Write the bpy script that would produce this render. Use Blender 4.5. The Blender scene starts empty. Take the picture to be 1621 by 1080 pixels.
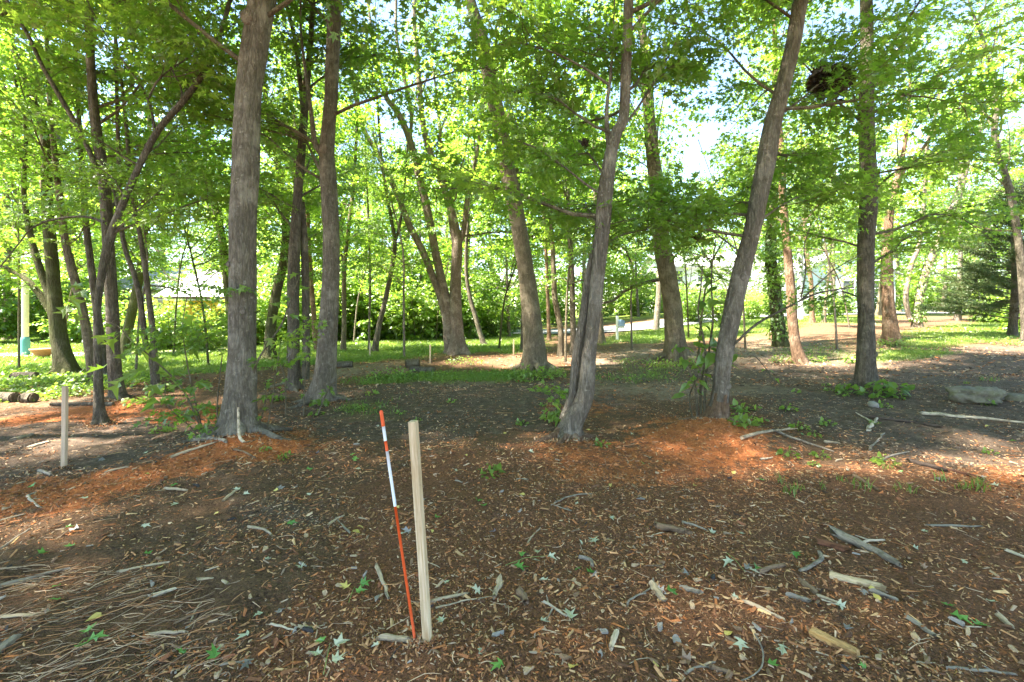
import bpy, math, random
import numpy as np
from mathutils import Vector

random.seed(7)
C = bpy.context.scene.collection
SC = bpy.context.scene
PI = math.pi

# ------------------------------------------------------------------ camera, sky, sun, exposure
EYE = 1.5            # camera height above the ground at its feet
F, U0, VH = 720.0, 810.5, 490.0   # focal length, centre column and horizon row of the 1621 px photograph
cam = bpy.data.cameras.new('camera')
cam.sensor_width = 36.0
cam.lens = 36.0 * F / 1621.0
cam.shift_y = -(540.0 - VH) / 1621.0
cam.clip_start = 0.05
cam.clip_end = 2000.0
camo = bpy.data.objects.new('camera', cam)
camo.location = (0, 0, EYE)
camo.rotation_euler = (PI / 2, 0, 0)
C.objects.link(camo)
SC.camera = camo

SUN_EL, SUN_AZ = math.radians(60), math.radians(-105)     # azimuth clockwise from +Y (view direction)
w = bpy.data.worlds.new('World')
SC.world = w
w.use_nodes = True
wn = w.node_tree
bg = wn.nodes['Background']
sk = wn.nodes.new('ShaderNodeTexSky')
sk.sky_type = 'NISHITA'
sk.sun_disc = False
sk.sun_elevation = SUN_EL
sk.sun_rotation = SUN_AZ
sk.air_density = 1.0
sk.dust_density = 0.25
sk.ozone_density = 1.6
wn.links.new(sk.outputs[0], bg.inputs[0])
bg.inputs[1].default_value = 0.06
sl = bpy.data.lights.new('sun', 'SUN')
sl.energy = 4.0
sl.angle = math.radians(1.5)
sl.color = (1.0, 0.93, 0.82)
so = bpy.data.objects.new('sun', sl)
sd = Vector((math.sin(SUN_AZ) * math.cos(SUN_EL), math.cos(SUN_AZ) * math.cos(SUN_EL), math.sin(SUN_EL)))
so.rotation_euler = sd.to_track_quat('Z', 'Y').to_euler()
so.location = sd * 60
C.objects.link(so)
vs = SC.view_settings
vs.view_transform = 'Standard'
vs.look = 'None'
vs.gamma = 1.0
vs.use_curve_mapping = False
vs.use_white_balance = True      # the photograph is balanced for open shade
vs.white_balance_temperature = 6750
vs.white_balance_tint = 10
vs.exposure = 3.65
SC.cycles.max_bounces = 10
SC.cycles.diffuse_bounces = 5
SC.cycles.transmission_bounces = 6
SC.cycles.glossy_bounces = 2
SC.cycles.use_denoising = True

# ------------------------------------------------------------------ noise, terrain, pixel -> place
_T = np.random.default_rng(11).random(65536)
def _h(ix, iy, iz, s):
    return _T[(ix * 374761 + iy * 668265 + iz * 974711 + s * 31337) & 65535]
def vn(x, y, z=0.0, s=0):
    """smooth value noise in -1..1"""
    x, y, z = np.broadcast_arrays(np.asarray(x, float), np.asarray(y, float), np.asarray(z, float))
    ix, iy, iz = np.floor(x).astype(np.int64), np.floor(y).astype(np.int64), np.floor(z).astype(np.int64)
    fx, fy, fz = x - ix, y - iy, z - iz
    fx, fy, fz = [f * f * (3 - 2 * f) for f in (fx, fy, fz)]
    r = 0
    for a in (0, 1):
        for b in (0, 1):
            for c in (0, 1):
                wgt = (fx if a else 1 - fx) * (fy if b else 1 - fy) * (fz if c else 1 - fz)
                r = r + wgt * _h(ix + a, iy + b, iz + c, s)
    return r * 2 - 1
def ss(t):
    t = np.clip(t, 0, 1)
    return t * t * (3 - 2 * t)
def gz(x, y):
    """the lie of the land: flat, rising gently to the right and away"""
    x, y = np.asarray(x, float), np.asarray(y, float)
    return 0.5 * ss((x - 2) / 14) * ss((y - 1) / 6) + 0.7 * ss((y - 8) / 35) * ss((x + 4) / 16)
def G(u, v):
    """where the sight line through photograph pixel (u, v) meets the land"""
    lo, hi = 0.5, 300.0
    k, m = (u - U0) / F, (VH - v) / F
    for _ in range(50):
        d = (lo + hi) / 2
        if EYE + m * d > gz(k * d, d): lo = d
        else: hi = d
    return k * lo, lo
def P(u, v, d):
    return np.array([(u - U0) / F * d, d, EYE + (VH - v) / F * d])
def poly_world(pp):
    return np.array([G(u, v) for u, v in pp])
def inside(px, py, poly):
    r = np.zeros(px.shape, bool)
    n = len(poly)
    for i in range(n):
        x1, y1 = poly[i]; x2, y2 = poly[(i + 1) % n]
        c = ((y1 > py) != (y2 > py))
        with np.errstate(divide='ignore', invalid='ignore'):
            r ^= c & (px < (x2 - x1) * (py - y1) / (y2 - y1 + 1e-12) + x1)
    return r
_J = {}
def jitter(px, py):
    """ragged-edge offsets, worked out once for a set of points"""
    key = (id(px), px.shape)
    if key not in _J:
        _J.clear()
        _J[key] = [(vn(px * 1.1, py * 1.1, 0, 20 + k) + .6 * vn(px * 5, py * 5, 0, 30 + k), vn(px * 1.1, py * 1.1, 3, 40 + k) + .6 * vn(px * 5, py * 5, 0, 50 + k)) for k in range(4)]
    return _J[key]
def soft(px, py, poly, wob):
    """0..1 cover of an area whose edge is ragged by WOB of its distance"""
    a = wob * np.maximum(np.abs(py), 2)
    t = np.zeros(px.shape)
    m = 2.5 * wob
    lo, hi = poly.min(0), poly.max(0)
    pad = m * max(abs(lo[1]), abs(hi[1]), 2) + .3
    k_ = np.nonzero((px > lo[0] - pad) & (px < hi[0] + pad) & (py > lo[1] - pad) & (py < hi[1] + pad))[0]
    for jx, jy in jitter(px, py):
        t[k_] += inside(px[k_] + a[k_] * jx[k_], py[k_] + a[k_] * jy[k_], poly)
    return t / 4.0

# ------------------------------------------------------------------ mesh helpers
def mk(name, V, faces, mat=None, smooth=False, tint=None, col=None):
    """mesh data from arrays; faces is a list of (n, k) index arrays"""
    me = bpy.data.meshes.new(name)
    V = np.asarray(V, np.float32)
    faces = [np.asarray(f, np.int32) for f in faces if len(f)]
    me.vertices.add(len(V))
    me.vertices.foreach_set('co', V.ravel())
    loops = np.concatenate([f.ravel() for f in faces])
    tot = np.concatenate([np.full(len(f), f.shape[1], np.int32) for f in faces])
    st = np.concatenate([[0], np.cumsum(tot)[:-1]]).astype(np.int32)
    me.loops.add(len(loops))
    me.loops.foreach_set('vertex_index', loops)
    me.polygons.add(len(tot))
    me.polygons.foreach_set('loop_start', st)
    me.polygons.foreach_set('use_smooth', np.full(len(tot), smooth, bool))
    me.update(calc_edges=True)
    if tint is not None:
        a = me.attributes.new('tint', 'FLOAT', 'POINT')
        a.data.foreach_set('value', np.asarray(tint, np.float32))
    if col is not None:
        a = me.attributes.new('col', 'FLOAT_COLOR', 'POINT')
        a.data.foreach_set('color', np.asarray(col, np.float32).ravel())
    if mat is not None:
        me.materials.append(mat)
    return me
def tag(o, label=None, cat=None, group=None, kind=None):
    if label: o['label'] = label
    if cat: o['category'] = cat
    if group: o['group'] = group
    if kind: o['kind'] = kind
    return o
def link(name, data, parent=None, loc=None, kind=None):
    o = bpy.data.objects.new(name, data)
    C.objects.link(o)
    if parent is not None: o.parent = parent
    if loc is not None: o.location = loc
    if kind: o['kind'] = kind
    return o
def thing(name, label, cat, loc=(0, 0, 0), group=None, rz=0.0):
    o = bpy.data.objects.new(name, None)
    o.empty_display_size = .2
    C.objects.link(o)
    o.location = loc
    o.rotation_euler = (0, 0, rz)
    return tag(o, label, cat, group)
class MB:
    """collects shapes and turns them into one mesh"""
    def __init__(s): s.V, s.F, s.n, s.T = [], {}, 0, []
    def add(s, V, faces, tint=None):
        V = np.asarray(V, float)
        for f in faces:
            f = np.asarray(f, int)
            if len(f): s.F.setdefault(f.shape[1], []).append(f + s.n)
        s.V.append(V); s.n += len(V)
        s.T.append(np.full(len(V), .5) if tint is None else np.broadcast_to(tint, (len(V),)))
        return s
    def box(s, lo, hi, bev=0.0, rz=0.0, at=(0, 0, 0)):
        x0, y0, z0 = lo; x1, y1, z1 = hi
        if bev > 0:
            b = bev
            ring = [(x0 + b, y0), (x1 - b, y0), (x1, y0 + b), (x1, y1 - b), (x1 - b, y1), (x0 + b, y1), (x0, y1 - b), (x0, y0 + b)]
            inn = [(x0 + b, y0 + b), (x1 - b, y0 + b), (x1 - b, y0 + b), (x1 - b, y1 - b), (x1 - b, y1 - b), (x0 + b, y1 - b), (x0 + b, y1 - b), (x0 + b, y0 + b)]
            V = [(a, c, z0) for a, c in ring] + [(a, c, z1 - b) for a, c in ring] + [(.6 * a + .4 * p, .6 * c + .4 * q, z1) for (a, c), (p, q) in zip(ring, inn)]
            Fq = [[i, (i + 1) % 8, 8 + (i + 1) % 8, 8 + i] for i in range(8)] + [[8 + i, 8 + (i + 1) % 8, 16 + (i + 1) % 8, 16 + i] for i in range(8)]
            faces = [Fq, [[16 + i for i in range(8)]], [[7 - i for i in range(8)]]]
        else:
            V = [(x0, y0, z0), (x1, y0, z0), (x1, y1, z0), (x0, y1, z0), (x0, y0, z1), (x1, y0, z1), (x1, y1, z1), (x0, y1, z1)]
            faces = [[[3, 2, 1, 0], [4, 5, 6, 7], [0, 1, 5, 4], [1, 2, 6, 5], [2, 3, 7, 6], [3, 0, 4, 7]]]
        V = np.array(V)
        c, sn = math.cos(rz), math.sin(rz)
        V = np.stack([V[:, 0] * c - V[:, 1] * sn, V[:, 0] * sn + V[:, 1] * c, V[:, 2]], 1) + np.array(at)
        return s.add(V, faces)
    def tube(s, pts, rad, sides=6, rmul=None, tint=None):
        V, f = tube(pts, rad, sides, rmul)
        return s.add(V, f, tint)
    def lathe(s, prof, sides=20, at=(0, 0, 0)):
        a = np.arange(sides) * 2 * PI / sides
        V = np.concatenate([np.stack([r * np.cos(a), r * np.sin(a), np.full(sides, z)], 1) for r, z in prof]) + np.array(at)
        f = []
        for k in range(len(prof) - 1):
            for i in range(sides):
                j = (i + 1) % sides
                f.append([k * sides + i, k * sides + j, (k + 1) * sides + j, (k + 1) * sides + i])
        return s.add(V, [f])
    def build(s, name, mat, smooth=False, tint=False):
        return mk(name, np.concatenate(s.V), [np.concatenate(v) for v in s.F.values()], mat, smooth, np.concatenate(s.T) if tint else None)
    def obj(s, name, mat, parent=None, smooth=False, loc=None, kind=None, tint=False):
        return link(name, s.build(name, mat, smooth, tint), parent, loc, kind)
def tube(pts, rad, sides=6, rmul=None):
    p = np.asarray(pts, float)
    r = np.broadcast_to(np.asarray(rad, float), (len(p),))
    t = np.gradient(p, axis=0)
    t /= np.linalg.norm(t, axis=1, keepdims=True) + 1e-9
    m = np.abs(t.mean(0))
    ref = np.eye(3)[int(np.argmin(m))]
    a = np.cross(t, ref); a /= np.linalg.norm(a, axis=1, keepdims=True) + 1e-9
    b = np.cross(t, a)
    th = np.arange(sides) * 2 * PI / sides
    rr = r[:, None] * (1.0 if rmul is None else rmul)
    rr = np.broadcast_to(rr, (len(p), sides))
    V = p[:, None, :] + rr[:, :, None] * (np.cos(th)[None, :, None] * a[:, None, :] + np.sin(th)[None, :, None] * b[:, None, :])
    V = V.reshape(-1, 3)
    k = np.arange(len(p) - 1)[:, None] * sides
    i = np.arange(sides)[None, :]
    j = (i + 1) % sides
    q = np.stack([k + i, k + j, k + sides + j, k + sides + i], -1).reshape(-1, 4)
    faces = [q]
    cap = [list(range(sides))[::1], [(len(p) - 1) * sides + x for x in range(sides)][::-1]]
    faces.append(np.array(cap))
    return V, faces
def smooth_path(pts, n):
    """resample a polyline (with extra columns) smoothly by Catmull-Rom"""
    p = np.asarray(pts, float)
    if len(p) < 3:
        t = np.linspace(0, 1, n)[:, None]
        return p[0] * (1 - t) + p[-1] * t
    s = np.concatenate([[0], np.cumsum(np.linalg.norm(np.diff(p[:, :3], axis=0), axis=1) + 1e-6)])
    q = np.concatenate([[2 * p[0] - p[1]], p, [2 * p[-1] - p[-2]]])
    out = []
    for x in np.linspace(0, s[-1], n):
        i = min(max(int(np.searchsorted(s, x, 'right')) - 1, 0), len(p) - 2)
        t = (x - s[i]) / (s[i + 1] - s[i])
        a, b, c, d = q[i], q[i + 1], q[i + 2], q[i + 3]
        out.append(.5 * (2 * b + (c - a) * t + (2 * a - 5 * b + 4 * c - d) * t * t + (3 * b - a - 3 * c + d) * t ** 3))
    return np.array(out)

# ------------------------------------------------------------------ materials
class M:
    def __init__(s, name):
        s.m = bpy.data.materials.new(name); s.m.use_nodes = True
        s.t = s.m.node_tree; s.n = s.t.nodes; s.n.clear()
        s.out = s.n.new('ShaderNodeOutputMaterial')
    def new(s, typ, **kw):
        n = s.n.new(typ)
        for k, v in kw.items(): setattr(n, k, v)
        return n
    def lk(s, a, b): s.t.links.new(a, b)
    def noise(s, vec, scale, detail=4, rough=.6, dist=0.0):
        n = s.new('ShaderNodeTexNoise')
        n.inputs['Scale'].default_value = scale; n.inputs['Detail'].default_value = detail
        n.inputs['Roughness'].default_value = rough; n.inputs['Distortion'].default_value = dist
        if vec is not None: s.lk(vec, n.inputs['Vector'])
        return n.outputs['Fac']
    def ramp(s, fac, stops):
        r = s.new('ShaderNodeValToRGB')
        while len(r.color_ramp.elements) < len(stops): r.color_ramp.elements.new(.5)
        for e, (p, c) in zip(r.color_ramp.elements, stops):
            e.position = p
            e.color = (c, c, c, 1) if not hasattr(c, '__len__') else (*c, 1)
        s.lk(fac, r.inputs[0])
        return r.outputs[0]
    def mix(s, fac, a, b, mode='MIX'):
        n = s.new('ShaderNodeMix', data_type='RGBA', blend_type=mode)
        for v, i in ((fac, 0), (a, 6), (b, 7)):
            if hasattr(v, 'is_output'): s.lk(v, n.inputs[i])
            elif i == 0: n.inputs[0].default_value = v
            else: n.inputs[i].default_value = (*v, 1)
        return n.outputs[2]
    def math(s, op, a, b=0.0):
        n = s.new('ShaderNodeMath', operation=op)
        for v, i in ((a, 0), (b, 1)):
            if hasattr(v, 'is_output'): s.lk(v, n.inputs[i])
            else: n.inputs[i].default_value = v
        return n.outputs[0]
    def bsdf(s, col, rough=.9, spec=.2, bump=None, bs=.5, bd=.01):
        b = s.new('ShaderNodeBsdfPrincipled')
        if hasattr(col, 'is_output'): s.lk(col, b.inputs['Base Color'])
        else: b.inputs['Base Color'].default_value = (*col, 1)
        b.inputs['Roughness'].default_value = rough
        b.inputs['Specular IOR Level'].default_value = spec
        if bump is not None:
            bn = s.new('ShaderNodeBump')
            bn.inputs['Strength'].default_value = bs; bn.inputs['Distance'].default_value = bd
            s.lk(bump, bn.inputs['Height']); s.lk(bn.outputs[0], b.inputs['Normal'])
        s.lk(b.outputs[0], s.out.inputs[0])
        return b
    def obj(s, scale=(1, 1, 1)):
        t = s.new('ShaderNodeTexCoord'); mp = s.new('ShaderNodeMapping')
        mp.inputs['Scale'].default_value = scale
        s.lk(t.outputs['Object'], mp.inputs[0])
        return mp.outputs[0]
    def attr(s, name, out='Fac'):
        a = s.new('ShaderNodeAttribute'); a.attribute_name = name
        return a.outputs[out]

def bark_mat(name, dark, light, pale, moss=0.0, scale=1.0, grad=False):
    m = M(name)
    v = m.obj((1, 1, .2)); v0 = m.obj()
    n1 = m.noise(v, 30 * scale, 6, .7, .5)
    n2 = m.noise(v, 95 * scale, 4, .65)
    vr = m.new('ShaderNodeTexVoronoi', feature='DISTANCE_TO_EDGE'); vr.inputs['Scale'].default_value = 17 * scale
    wv = m.new('ShaderNodeVectorMath', operation='ADD'); nv = m.new('ShaderNodeTexNoise'); nv.inputs['Scale'].default_value = 9
    mv = m.new('ShaderNodeVectorMath', operation='SCALE'); mv.inputs['Scale'].default_value = .16
    m.lk(v, nv.inputs['Vector']); m.lk(nv.outputs['Color'], mv.inputs[0]); m.lk(v, wv.inputs[0]); m.lk(mv.outputs[0], wv.inputs[1]); m.lk(wv.outputs[0], vr.inputs['Vector'])
    fis = m.ramp(vr.outputs['Distance'], [(.0, .45), (.07, .8), (.16, 1)])
    rid = m.math('MULTIPLY', m.ramp(n1, [(.34, .15), (.5, .7), (.66, 1)]), fis)
    c = m.mix(rid, dark, light)
    c = m.mix(m.ramp(n2, [(.42, .7), (.56, 0)]), c, tuple(.45 * x for x in light))
    c = m.mix(m.ramp(m.noise(v0, 3.2, 5, .65), [(.5, 0), (.68, .75)]), c, pale)
    c = m.mix(m.ramp(m.noise(v0, 14, 5, .7), [(.6, 0), (.7, .5)]), c, tuple(min(1, 1.5 * x) for x in pale))
    if moss:
        c = m.mix(m.ramp(m.noise(v0, 2.0, 5, .7), [(.42 - .12 * moss, 0), (.65, moss)]), c, (.085, .10, .028))
    h = m.math('ADD', rid, m.math('MULTIPLY', n2, .5))
    m.bsdf(c, .95, .12, h, 1.0, .03)
    return m.m
BARK = {
    'grey': bark_mat('bark_grey', (.085, .068, .052), (.32, .272, .212), (.42, .37, .30)),
    'brown': bark_mat('bark_brown', (.082, .064, .045), (.29, .235, .165), (.37, .31, .225), .25),
    'dark': bark_mat('bark_dark', (.062, .052, .041), (.225, .19, .148), (.31, .27, .21), .15),
    'pale': bark_mat('bark_pale', (.10, .075, .058), (.34, .27, .21), (.46, .39, .32)),
    'moss': bark_mat('bark_mossy', (.05, .042, .028), (.16, .14, .09), (.20, .19, .12), .75),
    'tan': bark_mat('bark_tan', (.10, .058, .035), (.33, .21, .135), (.42, .31, .22)),
}
def leaf_mat(name, d0, d1, t0, t1, mixf=.5, gloss=.06):
    m = M(name)
    oi = m.new('ShaderNodeObjectInfo')
    a = m.math('ADD', m.attr('tint'), m.math('MULTIPLY', m.math('SUBTRACT', oi.outputs['Random'], .5), .45))
    df = m.new('ShaderNodeBsdfDiffuse'); tr = m.new('ShaderNodeBsdfTranslucent'); gl = m.new('ShaderNodeBsdfGlossy')
    m.lk(m.mix(a, d0, d1), df.inputs[0]); m.lk(m.mix(a, t0, t1), tr.inputs[0])
    gl.inputs['Roughness'].default_value = .42
    gl.inputs[0].default_value = (.9, .95, .9, 1)
    x = m.new('ShaderNodeMixShader'); x.inputs[0].default_value = mixf
    m.lk(df.outputs[0], x.inputs[1]); m.lk(tr.outputs[0], x.inputs[2])
    y = m.new('ShaderNodeMixShader'); y.inputs[0].default_value = gloss
    m.lk(x.outputs[0], y.inputs[1]); m.lk(gl.outputs[0], y.inputs[2])
    m.lk(y.outputs[0], m.out.inputs[0])
    return m.m
LEAF = leaf_mat('maple_leaf', (.07, .14, .02), (.15, .23, .038), (.23, .45, .03), (.44, .65, .065))
LEAFY = leaf_mat('shrub_leaf', (.07, .14, .02), (.16, .24, .04), (.22, .42, .03), (.42, .58, .07))
NEEDLE = leaf_mat('cedar_needle', (.05, .10, .035), (.13, .14, .05), (.06, .12, .035), (.14, .15, .05), .3, .03)
GRASS = leaf_mat('grass_blade', (.09, .17, .02), (.20, .25, .05), (.16, .32, .03), (.30, .38, .07), .45, .04)
def plain(name, col, rough=.85, var=.25, scale=20, bump=.0, spec=.25, stretch=(1, 1, 1), metal=0.0):
    m = M(name)
    n = m.noise(m.obj(stretch), scale, 5, .65)
    c = m.mix(m.ramp(n, [(.3, 0), (.7, 1)]), tuple(x * (1 - var) for x in col), tuple(min(1, x * (1 + var)) for x in col))
    b = m.bsdf(c, rough, spec, n if bump else None, bump, .01)
    b.inputs['Metallic'].default_value = metal
    return m.m
def col_mat(name, rough=.9):
    m = M(name)
    n = m.noise(m.obj(), 60, 3, .6)
    c = m.mix(m.ramp(n, [(.3, .75), (.7, 1.2)]), m.attr('col', 'Color'), (1, 1, 1))
    mul = m.mix(1.0, m.attr('col', 'Color'), m.ramp(n, [(.3, .7), (.7, 1.0)]), 'MULTIPLY')
    m.bsdf(mul, rough, .15)
    return m.m
CHIP = col_mat('wood_chip_mix')

# ------------------------------------------------------------------ the ground
RED = [poly_world(p) for p in (
    [(-60, 800), (130, 752), (260, 728), (380, 705), (470, 712), (430, 738), (250, 775), (130, 808), (-60, 845)],
    [(1035, 692), (1085, 668), (1150, 655), (1210, 690), (1250, 722), (1190, 744), (1060, 738)],
    [(-100, 672), (0, 656), (150, 640), (300, 640), (420, 652), (430, 668), (250, 660), (130, 664), (-100, 690)],
    [(850, 645), (960, 628), (1020, 645), (1000, 662), (880, 668)],
    [(1430, 738), (1560, 735), (1700, 760), (1700, 800), (1500, 770)],
    [(330, 700), (380, 680), (440, 690), (480, 712), (380, 738)],
    [(1000, 700), (1060, 672), (1215, 690), (1290, 735), (1200, 768), (1040, 772), (870, 760), (845, 715), (900, 690)])]
BROWN = poly_world([(600, 745), (850, 715), (1250, 735), (1480, 760), (1900, 850), (2400, 1300), (300, 1300), (520, 900)])
DARK = [poly_world(p) for p in (
    [(430, 612), (700, 606), (900, 606), (1010, 640), (900, 675), (620, 700), (420, 690)],
    [(160, 655), (345, 668), (335, 715), (110, 755), (-100, 770), (-300, 700)],
    [(1170, 600), (1700, 600), (2000, 720), (1500, 735), (1230, 670)],
    [(330, 790), (480, 775), (560, 825), (400, 850)],
    [(940, 565), (1100, 556), (1300, 542), (1440, 556), (1700, 545), (1900, 560), (1900, 606), (1170, 606), (940, 612)])]
DRY = [poly_world(p) for p in (
    [(480, 588), (620, 572), (680, 576), (600, 594), (480, 606)],
    [(920, 618), (1050, 606), (1300, 616), (1150, 628), (960, 628)],
    [(1090, 560), (1200, 535), (1300, 540), (1280, 556), (1120, 575)],
    [(40, 642), (120, 628), (190, 630), (100, 650)],
    [(930, 560), (1050, 545), (1045, 570), (950, 580)],
    [(690, 603), (840, 592), (850, 600), (700, 612)])]
LAWN = [poly_world(p) for p in (
    [(-700, 640), (0, 612), (110, 604), (240, 596), (380, 590), (470, 580), (600, 572), (700, 560), (850, 556), (860, 500), (-700, 500)],
    [(560, 604), (640, 594), (720, 592), (855, 584), (885, 594), (790, 605), (690, 606), (610, 607)],
    [(1425, 549), (1440, 531), (1500, 518), (1560, 511), (1640, 507), (1800, 507), (1760, 528), (1560, 541), (1480, 552)],
    [(1240, 524), (1270, 510), (1350, 512), (1400, 500), (1400, 494), (1200, 494), (1040, 512), (930, 545), (1050, 540), (1170, 532)],
    [(1370, 570), (1400, 553), (1480, 556), (1470, 566)])]
SPARSE = [poly_world(p) for p in (
    [(950, 600), (1060, 580), (1110, 585), (1000, 606)],
    [(1230, 555), (1330, 545), (1330, 560), (1260, 570)],
    [(540, 640), (600, 630), (600, 650), (545, 655)])]
MOUNDS = [(*G(1128, 694), .80, .21), (*G(375, 712), .65, .12), (*G(677, 1034), .11, .022), (*G(101.5, 742), .14, .025), (*G(905, 712), .45, .05)]
def masks(x, y):
    red = 0
    for p, k in zip(RED, (.9, .9, .62, .35, .4, .8, .42)):
        red = np.maximum(red, k * soft(x, y, p, .10))
    brown = soft(x, y, BROWN, .12)
    dark = 0
    for p, k in zip(DARK, (1, .9, .9, .45, .8)): dark = np.maximum(dark, k * soft(x, y, p, .12))
    dry = 0
    for p in DRY: dry = np.maximum(dry, soft(x, y, p, .07))
    lawn = 0
    for p in LAWN: lawn = np.maximum(lawn, soft(x, y, p, .05))
    sp = 0
    for p in SPARSE: sp = np.maximum(sp, .45 * soft(x, y, p, .1))
    far = ss((y - 30) / 6) 
    lawn = np.maximum(np.maximum(lawn, sp), far * .9)
    return red, brown, dark * (1 - .8 * red), dry, lawn
def gh(x, y):
    """ground surface with mounds, ruts and clods"""
    x, y = np.asarray(x, float), np.asarray(y, float)
    z = gz(x, y)
    for cx, cy, r, h in MOUNDS:
        z = z + h * np.exp(-((x - cx) ** 2 + (y - cy) ** 2) / (2 * (r * .55) ** 2))
    near = 1 - ss((y - 14) / 16)
    z = z + near * (.035 * vn(x * .45, y * .45, 0, 1) + .022 * vn(x * 1.7, y * 1.7, 0, 2) + .014 * vn(x * 5, y * 5, 0, 3))
    z = z + near * np.where(y < 8, 1, .6) * (.008 * vn(x * 12, y * 12, 0, 4) + .005 * vn(x * 25, y * 25, 0, 5))
    return z
def axis(core_lo, core_hi, step, far_lo, far_hi, grow=1.09):
    a = list(np.arange(core_lo, core_hi, step))
    s = step
    while a[-1] < far_hi: s *= grow; a.append(a[-1] + s)
    s, b = step, [core_lo]
    while b[-1] > far_lo: s *= grow; b.append(b[-1] - s)
    return np.array(b[:0:-1] + a)
xs, ys = axis(-4.2, 4.6, .035, -500, 500), axis(1.2, 6.5, .03, -150, 700, 1.06)
gx, gy = np.meshgrid(xs, ys)
gx, gy = gx.ravel(), gy.ravel()
nx, ny = len(xs), len(ys)
V = np.stack([gx, gy, gh(gx, gy)], 1)
i, j = np.meshgrid(np.arange(nx - 1), np.arange(ny - 1))
q = (j * nx + i).ravel()
FQ = np.stack([q, q + 1, q + nx + 1, q + nx], 1)
red, brown, dark, dry, lawn = masks(gx, gy)
GROUND_MASK = np.stack([red, brown, dark, np.ones_like(red)], 1)

m = M('forest_floor')
tc = m.new('ShaderNodeTexCoord').outputs['Object']
mk1 = m.attr('mask_a', 'Color'); mk2 = m.attr('mask_b', 'Color')
s1 = m.new('ShaderNodeSeparateColor'); m.lk(mk1, s1.inputs[0])
s2 = m.new('ShaderNodeSeparateColor'); m.lk(mk2, s2.inputs[0])
n_big = m.noise(tc, 1.3, 6, .65)
def ragged(mask, amt=1.5):
    k = m.math('ADD', m.math('MULTIPLY', m.math('SUBTRACT', n_mid_, .5), amt), m.math('MULTIPLY', m.math('SUBTRACT', n_fine_, .5), amt * .8))
    k = m.math('ADD', m.math('MULTIPLY', mask, 1.7), k)
    return m.ramp(k, [(.42, 0), (.85, 1)])
n_mid_ = m.noise(tc, 7, 6, .75, .3); n_fine_ = m.noise(tc, 40, 4, .7)
n_mid = m.noise(tc, 9, 6, .7, .2); n_fine = m.noise(tc, 55, 5, .7); n_f2 = m.noise(tc, 130, 3, .6)
mulch = m.ramp(n_mid, [(.28, (0.046, 0.027, 0.017)), (.5, (0.107, 0.062, 0.037)), (.72, (0.202, 0.116, 0.066))])
mulch = m.mix(m.ramp(n_fine, [(.42, .0), (.66, .8)]), mulch, (0.237, 0.144, 0.082))
mulch = m.mix(m.ramp(n_f2, [(.30, .85), (.46, 0)]), mulch, (0.028, 0.018, 0.012))
brownm = m.mix(m.ramp(n_fine, [(.35, 0), (.65, 1)]), (0.108, 0.050, 0.026), (0.296, 0.133, 0.068))
brownm = m.mix(m.ramp(n_f2, [(.32, .8), (.48, 0)]), brownm, (0.044, 0.024, 0.014))
c = m.mix(m.math('MULTIPLY', ragged(s1.outputs[1]), m.ramp(n_big, [(.3, .35), (.65, 1)])), mulch, brownm)
soil = m.ramp(n_mid, [(.3, (0.055, 0.040, 0.030)), (.55, (0.122, 0.089, 0.067)), (.75, (0.246, 0.186, 0.139))])
soil = m.mix(m.ramp(n_fine, [(.50, 0), (.7, .6)]), soil, (0.322, 0.241, 0.172))
soil = m.mix(m.ramp(n_f2, [(.3, .8), (.47, 0)]), soil, (0.030, 0.023, 0.016))
c = m.mix(m.math('MULTIPLY', ragged(s1.outputs[2]), m.ramp(n_big, [(.25, .55), (.6, 1)])), c, soil)
saw = m.mix(m.ramp(n_fine, [(.3, 0), (.7, 1)]), (0.300, 0.088, 0.031), (0.600, 0.213, 0.078))
saw = m.mix(m.ramp(n_mid, [(.38, .6), (.55, 0)]), saw, (0.150, 0.054, 0.026))
c = m.mix(ragged(s1.outputs[0], 2.6), c, saw)
drym = m.mix(m.ramp(n_fine, [(.35, 0), (.65, 1)]), (0.144, 0.107, 0.075), (0.360, 0.280, 0.200))
c = m.mix(m.math('MULTIPLY', s2.outputs[1], m.ramp(n_mid, [(.35, .2), (.6, .95)])), c, drym)
turf = m.mix(m.ramp(n_fine, [(.3, 0), (.7, 1)]), (.075, .135, .018), (.17, .24, .04))
turf = m.mix(m.ramp(n_big, [(.4, 0), (.7, .6)]), turf, (.22, .24, .07))
c = m.mix(m.math('MULTIPLY', s2.outputs[0], m.ramp(n_mid, [(.3, .6), (.5, 1)])), c, turf)
hgt = m.math('ADD', n_fine, m.math('ADD', m.math('MULTIPLY', n_f2, .6), m.math('MULTIPLY', n_mid, 1.2)))
m.bsdf(c, .96, .12, hgt, 1.0, .02)
GROUND = m.m
me = mk('ground', V, [FQ], GROUND, True)
a = me.attributes.new('mask_a', 'FLOAT_COLOR', 'POINT'); a.data.foreach_set('color', np.stack([red, brown, dark, dark * 0 + 1], 1).astype(np.float32).ravel())
a = me.attributes.new('mask_b', 'FLOAT_COLOR', 'POINT'); a.data.foreach_set('color', np.stack([lawn, dry, dry * 0, dry * 0 + 1], 1).astype(np.float32).ravel())
tag(link('ground', me), 'forest floor of mulch, dark soil and orange sawdust', kind='structure')

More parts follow.
